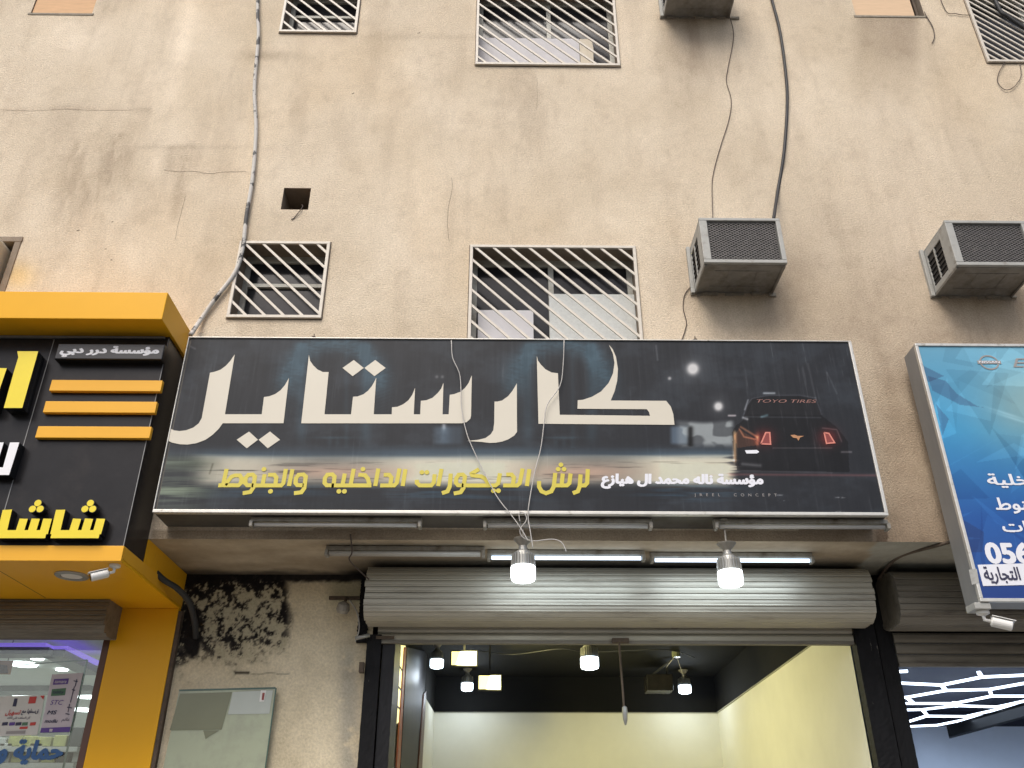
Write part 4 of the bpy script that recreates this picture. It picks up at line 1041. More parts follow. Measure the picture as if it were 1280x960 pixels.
jamb(xjL0 + (xjL1 - xjL0) * .56, xjL1, yj + .03, YR + .35, .15, zb + .05, 'jambg', rough_=.001)
xjR0, xjR1 = at(1084, 880, yj)[0], at(1134, 880, yj)[0]
jamb(xjR0, xjR0 + (xjR1 - xjR0) * .55, yj, YR + .03, .15, ZS - .001, 'jamb', rough_=.0015, nz=160)
jamb(xjR0 + (xjR1 - xjR0) * .6, xjR1, yj + .02, YR + .25, .15, ZS - .001, 'jamb', rough_=.001, nz=120)
jamb(at(450, 750, YR - .02)[0], at(462, 750, YR - .02)[0], YR - .03, YR + .2, zb, ZS - .002, 'jamb')
# central shop room
MB().box(-1.35, 6.3, YR + .075, YR + .085, zb + .03, ZS - .002).build('lintel_panel', M['roomb'], bld)
MB().box(-6.3, xjL0, YR + .20, YR + .21, at(60, 789, YR)[2] + .012, ZS - .002).build('lintel_panel', M['roomb'], bld)
RX0, RX1, RY0, RY1 = at(543, 892, 11.2)[0], at(897, 893, 11.2)[0], YR + .08, 11.2
zl = at(720, 891, RY1)[2]; ZC = zl + .42
RXF = xjR0 + .008
rm = MB().quad((RX0, RY1, 0), (RX1, RY1, 0), (RX1, RY1, zl), (RX0, RY1, zl)).quad((RXF, RY0, 0), (RX1, RY1, 0), (RX1, RY1, zl), (RXF, RY0, zl))
XLF = RX0 - .12
rm.quad((XLF, RY0, 0), (RX0, RY1, 0), (RX0, RY1, zl), (XLF, RY0, zl))
rm.build('shop_wall', M['roomw'], bld)
rb = MB().quad((RX0, RY1, zl), (RX1, RY1, zl), (RX1, RY1, ZC), (RX0, RY1, ZC)).quad((RXF, RY0, zl), (RX1, RY1, zl), (RX1, RY1, ZC), (RXF, RY0, ZC)).quad((XLF, RY0, zl), (RX0, RY1, zl), (RX0, RY1, ZC), (XLF, RY0, ZC))
rb.quad((XLF, RY0, ZC), (RXF, RY0, ZC), (RX1, RY1, ZC), (RX0, RY1, ZC))
rb.quad((XLF, RY0, zb + .02), (RXF, RY0, zb + .02), (RXF, RY0, ZC), (XLF, RY0, ZC))
rb.build('shop_ceiling', M['roomb'], bld)
MB().beam((RXF - .002, RY0, zl), (RX1 - .012, RY1 - .01, zl), .012, .010, (0, 0, 1)).beam((RX0, RY1 - .012, zl), (RX1, RY1 - .012, zl), .012, .010, (0, 0, 1)).build('trim_strip', M['trimline'], bld)
MB().quad((-3, RY0, .152), (3.2, RY0, .152), (3.2, RY1, .152), (-3, RY1, .152)).build('shop_floor', M['floor'], bld)
# side leaves seen at the left of the opening
def onleft(px, py, X): return atx(px, py, X)
XL = XLF + .06
def lpanel(name, pts, m, off, th=.012, label=None, cat=None):
    X = XL + off; P = [atx(a, b, X) for a, b in pts]
    s_ = MB().hexa([P[0], P[1], P[2], P[3]], [Vector(p) - Vector((th, 0, 0)) for p in P])
    return s_.build(name, M[m], label=label, cat=cat)
pl = lpanel('lit_panel', [(490, 806), (507, 807), (500, 902), (484, 912)], 'glowwin', .02, label='narrow glowing yellow panel with dark dividers just inside the left jamb', cat='light panel')
mbd = MB()
for a, b, c, d in ((493, 822, 505, 842), (490, 848, 504, 866), (487, 874, 502, 888)):
    mbd.beam(atx(a, b, XL + .024), atx(c, d, XL + .024), .012, .006, (1, 0, 0))
mbd.build('divider', M['black'], pl)
lpanel('frame_strip', [(506, 809), (509, 809), (500, 960), (496, 960)], 'redf', .03, label='thin orange-red strip beside the glowing panel', cat='strip')
lpanel('smoked_glass_sheet', [(509, 809), (534, 815), (524, 975), (500, 975)], 'glassdark', .035, label='dark glass sheet standing along the left wall of the shop', cat='glass sheet')
lpanel('frame_strip', [(530, 868), (533, 864), (527, 975), (522, 975)], 'brown', .05, label='brown and gold upright strip at the far edge of the dark glass', cat='strip')
# lamps inside
gi = 'lit bulbs inside the middle shop'
def inner(px, py, wpx, Z, label, e=9, mount=True):
    Y = atz(px, py, Z)[1]
    return bulb(px, py, wpx, Y, label, gi, 'glowcool2', e, (.8, .9, 1), mount, ZC)
inner(546, 829, 17, 3.42, 'lit bulb inside the shop left of the upper yellow floodlight', 3)
inner(584, 858, 15, 3.42, 'lit bulb inside the shop left of the lower yellow floodlight', 5)
inner(737, 828, 23, 3.30, 'lit bulb inside the shop left of the hanging pull rope', 5)
inner(856, 861, 16, 3.40, 'lit bulb inside the shop beside the small black ceiling box', 4)
def flood(px0, px1, py0, py1, Z, label, dirv):
    pc = ((px0 + px1) / 2, (py0 + py1) / 2); c = Vector(atz(pc[0], pc[1], Z))
    a = Vector(at(px0, pc[1], c.y)).x; b = Vector(at(px1, pc[1], c.y)).x; hz = Vector(at(pc[0], py0, c.y)).z - Vector(at(pc[0], py1, c.y)).z
    t = empty('floodlight', c, label, 'floodlight', 'yellow floodlights inside the middle shop')
    MB().hexa([(a, c.y, c.z - hz / 2), (b, c.y, c.z - hz / 2), (b, c.y + .04, c.z - hz / 2), (a, c.y + .04, c.z - hz / 2)],
              [(a, c.y - .04, c.z + hz / 2), (b, c.y - .04, c.z + hz / 2), (b, c.y + .04, c.z + hz / 2), (a, c.y + .04, c.z + hz / 2)]).build('housing', M['black'], t, bevel=.006)
    e = .012
    MB().quad((a + e, c.y - .006, c.z - hz / 2 + e), (b - e, c.y - .006, c.z - hz / 2 + e), (b - e, c.y - .044, c.z + hz / 2 - e), (a + e, c.y - .044, c.z + hz / 2 - e)).build('lit_face', M['glowwarm'], t)
    MB().beam((c.x, c.y + .02, c.z + hz / 2), (c.x, c.y + .02, ZC), .02).build('bracket', M['black'], t)
    l = bpy.data.lights.new('flood_glow', 'AREA'); l.shape = 'RECTANGLE'; l.size = .28; l.size_y = .18; l.energy = 22; l.color = (1, .89, .38)
    lo = bpy.data.objects.new('flood_glow', l); C.objects.link(lo); lo.parent = t; lo.location = (0, -.25, -.02)
    lo.rotation_euler = Vector(dirv).to_track_quat('-Z', 'Y').to_euler()
flood(563, 597, 814, 833, 3.30, 'glowing yellow floodlight nearer the shutter, upper of two', (1, .30, -.30))
flood(597, 627, 844, 863, 3.24, 'glowing yellow floodlight deeper in the shop, lower of two', (1, .12, -.30))
# small black box and conduit on the ceiling
bxp = atz(824, 855, 3.42)
t = empty('ceiling_box', bxp, 'small black equipment box hung under the dark shop ceiling', 'equipment box')
MB().box(bxp[0] - .16, bxp[0] + .14, bxp[1] - .12, bxp[1] + .12, bxp[2] - .09, bxp[2] + .09).build('box_body', M['blackp'], t, bevel=.008)
MB().beam((bxp[0] - .1, bxp[1], bxp[2] + .08), (bxp[0] + .12, bxp[1] - .6, ZC), .02).beam((bxp[0] + .1, bxp[1], bxp[2] + .08), (bxp[0] + .1, bxp[1], ZC), .02).build('hanger', M['black'], t)
cw = MB().tube(smoothpath([atz(a, b, ZC - .05) for a, b in ((590, 812), (640, 818), (700, 811), (740, 815), (830, 812), (868, 822))]), .005, 6)
tag(cw.build('ceiling_cable', M['cable'], smooth=True), 'dusty cable sagging along the dark shop ceiling', 'cable')
j_ = atz(845, 818, ZC - .03)
t = empty('junction_box', j_, 'small yellow junction box on the dark ceiling above a bulb', 'junction box')
MB().lathe(j_, [(.045, -.03), (.045, .03)], 8).build('box_body', M['olive'], t)
MB().beam((j_[0], j_[1], j_[2]), (j_[0] + .12, j_[1] + .3, j_[2] - .18), .006).beam((j_[0], j_[1], j_[2]), (j_[0] - .1, j_[1] + .1, j_[2] - .12), .004).build('lead', M['wiregrey'], t)

# ---------------------------------------------------------------- right shop with LED bars
QX0, QY1 = xjR1 - .0, 13.2
zq = at(1160, 908, QY1)[2]
q = MB().quad((QX0, QY1, 0), (QX0 + 5, QY1, 0), (QX0 + 5, QY1, zq), (QX0, QY1, zq)).quad((QX0, RY0 + .2, 0), (QX0, QY1, 0), (QX0, QY1, zq), (QX0, RY0 + .2, zq)).quad((QX0 + 5, RY0, 0), (QX0 + 5, QY1, 0), (QX0 + 5, QY1, zq), (QX0 + 5, RY0, zq))
q.build('side_shop_wall', M['roomblue'], bld)
q = MB().quad((QX0, RY0, 3.5), (QX0 + 5, RY0, 3.5), (QX0 + 5, QY1, 3.5), (QX0, QY1, 3.5)).quad((QX0, QY1, zq), (QX0 + 5, QY1, zq), (QX0 + 5, QY1, 3.5), (QX0, QY1, 3.5)).quad((QX0, RY0 + .2, zq), (QX0, QY1, zq), (QX0, QY1, 3.5), (QX0, RY0 + .2, 3.5))
q.build('side_shop_ceiling', M['navy'], bld)
bm0, bm1 = atz(1186, 921, zq - .22), atz(1310, 887, zq - .22)
q = MB().hexa([(bm0[0], bm0[1], zq - .22), (bm1[0], bm1[1], zq - .22), (bm1[0] + .1, bm1[1] + .2, zq - .22), (bm0[0] + .1, bm0[1] + .2, zq - .22)], [(bm0[0], bm0[1], zq - .08), (bm1[0], bm1[1], zq - .08), (bm1[0] + .1, bm1[1] + .2, zq - .08), (bm0[0] + .1, bm0[1] + .2, zq - .08)])
q.build('side_shop_beam', M['roomb'], bld)
MB().quad((QX0, RY0, .152), (QX0 + 5, RY0, .152), (QX0 + 5, QY1, .152), (QX0, QY1, .152)).build('side_shop_floor', M['floor'], bld)
ZH = zq - .05
hx = empty('led_bar_light', atz(1200, 870, ZH), 'honeycomb of bright white LED bars on the dark ceiling of the right shop', 'ceiling light')
H8 = (1050, 700, .2709)
SEG = [[(280, 568), (468, 577), (655, 540), (900, 529)], [(655, 540), (640, 518)], [(468, 577), (490, 602)], [(300, 635), (490, 602), (690, 597), (900, 560)], [(690, 597), (700, 628), (900, 628)],
       [(300, 662), (525, 662), (700, 628)], [(306, 632), (340, 662)], [(380, 690), (535, 672), (725, 678), (900, 640)], [(525, 657), (537, 674)], [(380, 690), (405, 720), (580, 722), (725, 690), (900, 655)],
       [(318, 745), (405, 718)], [(320, 768), (450, 762), (585, 735), (760, 698), (900, 664)], [(268, 515), (312, 513)], [(305, 692), (380, 690)]]
for s_ in SEG:
    P = [Vector(atz(*p, ZH)) for p in pp(H8, s_)]
    for a, b in zip(P[:-1], P[1:]):
        MB().beam(a, b, .034, .022, (0, 0, 1)).build('led_bar', M['glowhex'], hx)
l = bpy.data.lights.new('bar_glow', 'AREA'); l.shape = 'RECTANGLE'; l.size = 2.5; l.size_y = 3; l.energy = 95; l.color = (.66, .8, 1)
lo = bpy.data.objects.new('bar_glow', l); C.objects.link(lo); lo.parent = hx; lo.location = (0.6, 0, -.06)

# ================================================================ YELLOW SHOP
XS = at(155, 684, 5.36)[0]; XEND = -6.2
zc1 = at(211, 365.5, 5.13)[2]; zc0 = at(204, 399, 5.13)[2]; zp0 = at(155, 684, 5.36)[2]; zband = at(153, 702, 5.34)[2]
ys = empty('yellow_shop_sign', (XS - 1, YF, zp0), 'black shop sign with amber cornice, three amber bars and raised yellow lettering', 'sign')
MB().box(XEND, XS + .02, 5.13, YF - .002, zc0, zc1).build('cornice', M['amber'], ys, bevel=.004)
MB().box(XEND, XS, 5.36, YF - .002, zp0 + .001, zc0 - .001).build('black_panel', M['blackp'], ys, bevel=.002)
MB().box(XEND, XS - .03, 5.345, 5.36, zc0 - .022, zc0 - .006).build('panel_rail', M['signgrey'], ys)
seam = at(55, 500, 5.358)[0]
a_ = at(66, 430, 5.357)
MB().box(a_[0] - .0025, a_[0] + .0025, 5.3575, 5.36, zp0 + .01, zc0 - .03).build('panel_seam', M['signgrey'], ys)
MB().box(XS - .007, XS - .003, 5.3575, 5.36, zp0 + .01, zc0 - .02).build('panel_seam', M['signgrey'], ys)
# bars
Z2 = (0, 410, .1875); Z3 = (0, 540, .16667)
dB = .035
for q4 in ([(345, 341), (1080, 353), (1070, 437), (330, 410)], [(305, 482), (1045, 496), (1030, 583), (288, 550)], [(255, 646), (1008, 665), (992, 752), (238, 714)]):
    yb = 5.36 - dB; P = zz(*Z2, q4, yb)
    x0 = (P[0][0] + P[3][0]) / 2; x1 = (P[1][0] + P[2][0]) / 2; z1 = (P[0][1] + P[1][1]) / 2; z0 = z1 - .085
    MB().box(x0, x1, yb, 5.359, z0, z1).build('amber_bar', M['amberf'], ys, bevel=.003)
# name plate
yb = 5.36 - .07; P = zz(*Z2, [(388, 98), (1100, 112), (1078, 212), (362, 204)], yb)
x0, x1 = (P[0][0] + P[3][0]) / 2, (P[1][0] + P[2][0]) / 2; z1, z0 = (P[0][1] + P[1][1]) / 2, (P[2][1] + P[3][1]) / 2
npl = MB().box(x0, x1, yb, 5.359, z0, z1).build('name_plate', M['blackp2'], ys, bevel=.006)
text('white_lettering', 'مؤسسة درر دبي', M['whitel'], (x0 + .03, x1 - .03, z0 + .015, z1 - .02), yb - .002, npl, bold=.05)
# raised letters
def raised(polys, dep, m, name='raised_letter'):
    yb = 5.36 - dep
    for z, pts in polys:
        P = [(at(a, b, yb)[0], at(a, b, yb)[2]) for a, b in pp(z, pts)]
        body = MB().poly(P, yb + .002, dep - .003).build(name, M['blackp2'], ys)
        MB().poly(P, yb, .0).build('letter_face', M[m], body)
raised([(Z2, [(115, 155), (255, 155), (148, 533), (25, 533), (90, 300), (122, 195)]), (Z2, [(-160, 262), (45, 268), (0, 400), (-40, 530), (-200, 530)])], .10, 'yellowl')
raised([(Z3, [(75, 78), (145, 78), (68, 322), (-90, 322), (-90, 265), (22, 265)]), (Z3, [(-60, 78), (28, 78), (-20, 235), (-80, 235)])], .08, 'whitel')
for dx in (0, -400, -800):
    for k, (pts, wd) in enumerate((([(455, 583), (412, 765)], .058), ([(578, 650), (545, 755)], .052), ([(668, 650), (636, 755)], .052), ([(757, 650), (725, 765)], .054), ([(386, 766), (746, 766)], .052))):
        yb = 5.36 - .07 - .0004 * k
        P = [(at(a, b, yb)[0], at(a, b, yb)[2]) for a, b in pp(Z3, [(x + dx, y) for x, y in pts])]
        body = MB().stroke(P, wd, yb + .003, .064).build('raised_letter', M['blackp2'], ys)
        MB().stroke(P, wd, yb).build('letter_face', M['yellowl'], body, fix=False)
    for k, (cx, cy) in enumerate(((637, 577), (695, 577), (678, 533))):
        yb = 5.36 - .07; x, _, z = at(*pp(Z3, [(cx + dx * .985, cy)])[0], yb)
        body = MB().lathe((x, yb + .002, z), [(.0255, 0), (.0255, .05)], 14, (0, 1, 0)).build('letter_dot', M['blackp2'], ys)
        MB().lathe((x, yb, z), [(.022, -.001), (.022, .002)], 14, (0, 1, 0)).build('dot_face', M['yellowl'], body)
# lower band, soffit, side fascia, pillar
cl = empty('amber_shopfront', (XS - .4, YR, .15), 'glossy amber shopfront cladding with deep soffit and corner pillar', 'shopfront')
MB().box(XEND, XS + .012, 5.33, 5.352, zband, zp0).build('fascia_band', M['amberf'], cl, bevel=.003)
MB().box(XEND, XS + .010, 5.352, YR - .01, zband, zband + .02).build('soffit_panel', M['amber'], cl, bevel=.002)
MB().box(XS - .012, XS + .012, 5.354, YR - .01, zband + .021, zp0 - .001).build('side_return', M['amberf'], cl)
MB().box(XS - .02, XS + .006, YF + .003, YR - .01, zp0 + .001, ZS - .003).build('side_panel', M['amber'], cl)
xpl = at(137, 800, YR - .06)[0]
MB().box(xpl, XS + .006, YR - .05, YR + .25, .15, zband - .001).build('pillar_panel', M['amber'], cl, bevel=.003)
MB().box(XS + .008, XS + .035, YR - .045, YR + .001, .15, zband - .02).build('timber_edge', M['rust'], cl)
MB().box(xpl - .05, xpl - .002, YR - .045, YR + .06, .15, at(60, 789, YR)[2]).build('window_post', M['brown'], cl, bevel=.003)
MB().box(xpl - .06, xpl - .001, YR - .28, YR - .055, at(140, 773, YR - .28)[2], at(140, 752, YR - .28)[2]).build('shutter_bracket', M['black'], cl, bevel=.004)
for sxp in (at(40, 740, 6)[0],):
    MB().box(sxp, sxp + .003, 5.36, 6.2, zband - .0015, zband + .001).build('soffit_joint', M['rust'], cl)
# downlight and camera under the amber soffit
dp = atz(90, 719, zband)
t = empty('downlight', dp, 'round silver downlight recessed in the amber soffit', 'downlight')
MB().lathe(dp, [(.105, 0), (.105, -.006), (.098, -.012), (.07, -.012), (.066, -.004)], 28, (0, 0, 1)).build('trim_ring', M['fins'], t, smooth=False)
MB().lathe(dp, [(.064, -.007), (.064, -.0045)], 24).build('lens', M['whitep'], t)
def camera(base, aim, label, m='whitep', k=1.0):
    b = Vector(base); t = empty('security_camera', b, label, 'security camera', 'white security cameras')
    MB().lathe(b, [(.034 * k, 0), (.034 * k, -.014 * k), (.016 * k, -.022 * k)], 16).build('mount', M[m], t)
    e = b + Vector((0, 0, -.045 * k)); a = Vector(aim).normalized(); st_ = e + a * .03 * k
    MB().tube([b + Vector((0, 0, -.015 * k)), e, st_], .010 * k, 10).build('arm', M[m], t, smooth=True)
    MB().lathe(st_, [(.020 * k, 0), (.027 * k, .006 * k), (.027 * k, .10 * k), (.022 * k, .104 * k)], 18, a).build('camera_body', M[m], t)
    MB().beam(st_ + Vector((0, 0, .03 * k)) + a * .01 * k, st_ + Vector((0, 0, .03 * k)) + a * .125 * k, .05 * k, .004, (0, 0, 1)).build('sun_shield', M[m], t)
    MB().lathe(st_ + a * .1045 * k, [(.020 * k, 0), (.020 * k, .002)], 16, a).build('lens', M['lens'], t)
cb = atz(144, 706, zband); camera(cb, (-.75, -.45, -.38), 'white security camera under the amber soffit beside the pillar')
# black hose passing into the burnt hole
cable('black_hose', [(193, 714, 5.95), (205, 725, 6.0), (222, 736, 6.12), (236, 752, 6.25), (243, 775, 6.38), (245, 797, 6.5)], .022, 'cable', 'thick black hose drooping from the amber fascia into the burnt wall corner', 'hose')
# shop window, posters and interior
gw = at(60, 789, YR)[2]; GX0 = -6.2
win = empty('shop_window', (xpl - 1, YR, .15), 'frameless shop window of the yellow shop with posters on it', 'shop window')
MB().box(GX0, xpl - .053, YR + .0, YR + .01, .15, gw).build('glass', M['glassclear'], win)
MB().box(xpl - .056, xpl - .0525, YR - .012, YR - .002, .15, gw).build('edge_strip', M['creamp'], win)
el = MB(); P0, P1, P2 = at(109, 825, YR + .3), at(78, 965, YR + .3), at(28, 831, YR + .3)
el.beam(P0, P1, .012, .01).beam(P0, P2, .008, .008); el.build('glass_edge', M['edgeg'], win)
def sheetq(name, m, pts, Y, parent, th=.0015):
    P = [(at(a, b, Y)[0], at(a, b, Y)[2]) for a, b in pts]; return MB().poly(P, Y, th).build(name, M[m], parent)
yp = YR - .006
po = sheetq('poster', 'poster', [(-4, 871), (9, 870), (56, 869), (46.5, 918.5), (-16, 921)], yp, None); ORG[po.name] = Vector(po.location)
tag(po, 'white poster with red and black Arabic print at the left edge of the shop window', 'poster')
po2 = sheetq('poster', 'posterp', [(65, 843), (104, 841), (87, 915), (50, 916)], yp - .004, None); tag(po2, 'tall pinkish poster of brand names with a purple foot', 'poster')
y1 = yp - .003; y2 = yp - .007
def ptext(par, s, m, box, Y, ar=True, bold=.02, shear=-.2): return text('print', s, M[m], pbox(*box, Y), Y, par, arabic=ar, bold=bold, shear=-shear * 0 + .22)
ptext(po, 'قسطها مع', 'navyprint', (27, 886, 48, 894), y1); ptext(po, 'تسهيل', 'red', (7, 887, 26, 895), y1)
ptext(po, 'كل السلف علي لانك', 'navyprint', (9, 895.5, 38, 900), y1, bold=.01)
sheetq('print_block', 'red', [(37, 871), (46, 870.5), (44, 879), (35, 879.5)], y1, po); sheetq('print_block', 'red', [(50, 869.6), (55.6, 869.4), (54, 874.5)], y1, po)
sheetq('print_block', 'navyprint', [(18, 873), (22, 873), (20, 883), (15.5, 883)], y1, po)
for i_, (c_, x_) in enumerate((('navyprint', 2), ('purple', 11), ('navyprint', 19), ('green', 27), ('red', 37))):
    sheetq('print_block', c_, [(x_ + 1, 903), (x_ + 8, 902.6), (x_ + 7, 906.5), (x_, 907)], y1, po)
sheetq('print_block', 'red', [(25, 908.5), (35, 908), (34, 911), (24, 911.3)], y1, po); sheetq('print_block', 'greyv', [(8, 914), (32, 913), (31, 917), (7, 917.6)], y1, po)
sheetq('print_block', 'purple', [(67.5, 849), (86, 848), (84.5, 855), (66, 856)], y2, po2); sheetq('print_block', 'green', [(65, 861.5), (82.5, 860), (81, 869), (63.5, 870)], y2, po2)
ptext(po2, 'MS', 'navyprint', (59, 888, 71, 893), y2, False); ptext(po2, 'modlu', 'navyprint', (56, 899, 72, 903.5), y2, False)
ptext(po2, 'tamara', 'posterp', (68.5, 850.5, 83, 854), y2 - .002, False, .01); ptext(po2, 'tabby', 'navyprint', (66, 863, 80, 868), y2 - .002, False, .01)
ptext(po2, 'STC', 'purple', (63, 875, 79, 881), y2, False, 0.)
text('print', 'قسط جولك', M['navyprint'], pbox(80, 858, 98, 894, y2), y2, po2, shear=.2, bold=.02) if False else None
mb = MB(); 
for a, b, c, d in ((96, 849, 94, 858), (92, 851, 97, 852), (93, 858, 88, 878), (90, 862, 94, 863), (87, 880, 85, 890), (84, 884, 90, 885), (82, 892, 87, 893)):
    mb.stroke([(at(a, b, y2)[0], at(a, b, y2)[2]), (at(c, d, y2)[0], at(c, d, y2)[2])], .006, y2 - .0002 * len(mb.f))
mb.build('vertical_lettering', M['navyprint'], po2, fix=False)
ptext(po2, 'عالم', 'navyprint', (77, 897, 87, 903), y2, True, 0.)
sheetq('poster_foot', 'purple', [(51.6, 910), (88.3, 908.5), (86.8, 915), (50, 916)], y2, po2); sheetq('print_block', 'posterp', [(62, 911), (66, 911), (65, 914.6), (61.5, 914.6)], y2 - .002, po2)
text('blue_lettering', 'حماية وج', M['blueprint'], pbox(-22, 924, 78, 962, yp), yp, win, bold=.045, shear=.1)
pc = sheetq('poster', 'orangev', [(-10, 826), (17, 826), (13, 843), (-14, 843)], YR + .35, None); tag(pc, 'small picture of a face hanging inside the yellow shop window', 'poster')
ORG[pc.name] = Vector(pc.location)
sheetq('print_block', 'brown', [(-4, 830), (9, 832), (10, 842), (-12, 842)], YR + .347, pc)
MB().tube([at(19.5, 790, YR + .35), at(10, 826, YR + .35)], .003, 5).build('cord', M['cable'], pc)
# room behind
LZ = gw + .01; LY1 = 12.5
q = MB().quad((GX0, YR + .02, LZ), (XS - .05, YR + .02, LZ), (XS - .05, LY1, LZ), (GX0, LY1, LZ)).quad((GX0, LY1, 0), (XS - .05, LY1, 0), (XS - .05, LY1, LZ), (GX0, LY1, LZ)).quad((XS - .05, YR + .26, 0), (XS - .05, LY1, 0), (XS - .05, LY1, LZ), (XS - .05, YR + .26, LZ)).quad((GX0 - 3, YR + .02, 0), (GX0 - 3, LY1, 0), (GX0 - 3, LY1, LZ), (GX0 - 3, YR + .02, LZ))
q.quad((GX0 - 3, YR + .02, LZ), (GX0, YR + .02, LZ), (GX0, LY1, LZ), (GX0 - 3, LY1, LZ)).quad((GX0 - 3, LY1, 0), (GX0, LY1, 0), (GX0, LY1, LZ), (GX0 - 3, LY1, LZ))
q.build('left_shop_room', M['ceilw'], bld)
MB().quad((GX0 - 3, RY0, .152), (XS, RY0, .152), (XS, LY1, .152), (GX0 - 3, LY1, .152)).build('left_shop_floor', M['floor'], bld)
zq1 = LZ - .10
def strip(name, pts, w_, h_, z, m, parent):
    P = [Vector(atz(a, b, z)) for a, b in pts]
    for a, b in zip(P[:-1], P[1:]): MB().beam(a, b, w_, h_, (0, 0, 1)).build(name, M[m], parent)
cv = empty('ceiling_cove', atz(60, 812, zq1), 'angular ceiling cove edged with purple light in the yellow shop', 'ceiling light')
strip('cove_edge', [(-30, 815.5), (66, 816), (115, 840)], .16, .05, zq1 - .02, 'signgrey', cv)
strip('purple_strip', [(-30, 809.5), (66, 809), (112, 830)], .22, .02, zq1 + .02, 'glowpurple', cv)
strip('cove_edge', [(-30, 863), (120, 862)], .25, .06, LZ - .02, 'signgrey', cv)
gd = 'round ceiling lights in the yellow shop'
for px_, py_, r, lb in ((97, 792.5, .10, 'glowing ceiling light just behind the top of the shop window'), (46.5, 824.5, .09, 'smaller glowing ceiling light behind the window, upper middle'), (77, 838, .09, 'glowing ceiling light behind the window, above the pink poster'),
                        (29, 831.5, .20, 'widest glowing ceiling light behind the window'), (105, 871, .24, 'glowing ceiling light to the right of the pink poster'), (103, 888, .20, 'glowing ceiling light low behind the pink poster'), (28, 869, .22, 'glowing ceiling light above the white poster')):
    c_ = atz(px_, py_, LZ - .012); 
    tag(MB().lathe(c_, [(r * .55, 0), (r * .55, .008)], 18).build('ceiling_light', M['glowdown'], org=Vector(c_)), lb, 'ceiling light', gd)
l = bpy.data.lights.new('ceiling_glow', 'AREA'); l.shape = 'RECTANGLE'; l.size = 3; l.size_y = 4; l.energy = 75; l.color = (.95, 1, .96)
lo = bpy.data.objects.new('ceiling_glow', l); C.objects.link(lo); lo.location = (-5, 9.3, LZ - .2)
# shelf of goods low behind the glass
sf = empty('display_shelf', at(60, 945, 8.2), 'display shelf with olive and dark goods low behind the shop window', 'shelf')
sxa, sxb = at(-30, 940, 8.2)[0], at(102, 940, 8.2)[0]
for py_ in (938, 958, 985):
    z = at(60, py_, 8.2)[2]; MB().box(sxa, sxb, 8.1, 8.4, z - .02, z + .02).build('shelf_board', M['signgrey'], sf)
for k in range(14):
    x = sxa + (sxb - sxa) * (k + .2) / 14; z = at(60, 957 if k % 2 else 937, 8.2)[2] + .021; h = random.uniform(.07, .16)
    MB().box(x, x + .11, 8.16, 8.32, z, z + h).build('packet', M[random.choice(['greenish', 'greenish', 'black', 'signgrey'])], sf, bevel=.005)

# ================================================================ THINGS ON THE RECESS WALL
gb_ = empty('glass_board', at(270, 960, YR - .05), 'greenish glass panel leaning against the plaster wall beside the amber pillar', 'glass panel')
yb = YR - .055
def gq(name, pts, m, y, th, par): 
    P = [(at(a, b, y)[0], at(a, b, y)[2]) for a, b in pts]; return MB().poly(P, y, th).build(name, M[m], par)
low = at(200, 1010, yb)[2]
tl, tr = at(224, 863, yb), at(345, 860, yb); bl, br = at(203, 965, yb), at(331, 965, yb)
ext = lambda a, b: (a[0] + (b[0] - a[0]) * 2.0, a[2] + (b[2] - a[2]) * 2.0)
MB().poly([(tl[0], tl[2]), (tr[0], tr[2]), ext(tr, br), ext(tl, bl)], yb, .008).build('pane', M['glassleft'], gb_)
mb = MB(); mb.stroke([(tr[0], tr[2]), ext(tr, br)], .008, yb - .002, .012); mb.stroke([(tl[0], tl[2] - .0), (tr[0] - .004, tr[2] - .0)], .012, yb - .0025, .012); mb.build('glass_edge', M['edgeg'], gb_)
gq('film_patch', [(291, 865), (341, 863), (336.5, 892), (285, 893)], 'filmpale', yb - .003, .001, gb_)
gq('film_patch', [(225, 867), (290, 865), (277, 912), (212, 913)], 'olive', yb - .003, .001, gb_)
gq('film_patch', [(254, 913), (274, 913), (262, 920), (257, 924)], 'olive', yb - .0032, .001, gb_)
gq('sticker', [(326, 863), (333, 863), (330, 877), (324, 877)], 'whitep', yb - .006, .001, gb_)
gq('sticker_stripe', [(328, 866), (331, 866), (329.6, 875), (327, 875)], 'redv', yb - .008, .001, gb_)
# broken lamp bracket
t = empty('wall_bracket', at(430, 758, YR - .05), 'rusty wall bracket with a broken lamp head beside the shutter', 'bracket')
p_ = at(430, 747, YR - .03)
MB().box(at(411, 747, YR - .03)[0], at(450, 747, YR - .03)[0], YR - .03, YR - .002, p_[2] - .012, p_[2] + .012).build('flat_bar', M['rust'], t, bevel=.002)
c_ = at(429, 760, YR - .12)
MB().lathe(c_, [(.02, .045), (.042, .03), (.05, -.01), (.038, -.035)], 14, (.2, -.5, 1)).build('lamp_head', M['batten'], t)
MB().beam((c_[0] + .005, YR - .03, p_[2]), (c_[0], c_[1], c_[2] + .03), .015).build('bracket_arm', M['rust'], t)
c2 = [at(a, b, YR - .04) for a, b in ((437, 750), (446, 765), (449, 785), (444, 802))]
MB().tube(smoothpath(c2), .005, 6).build('lead', M['wiregrey'], t, smooth=True)
t = empty('conduit_stub', at(450, 785, YR - .1), 'short galvanised conduit stub poking out beside the end of the shutter', 'conduit')
MB().tube([at(444, 798, YR - .13), at(462, 794, YR - .1)], .014, 12).build('pipe', M['fins'], t, smooth=True)
MB().box(*[at(449, 835, YR - .09)[0], at(455, 835, YR - .09)[0]], YR - .11, YR - .062, at(450, 841, YR - .09)[2], at(450, 828, YR - .09)[2]).build('clamp', M['rust'], t, bevel=.003)
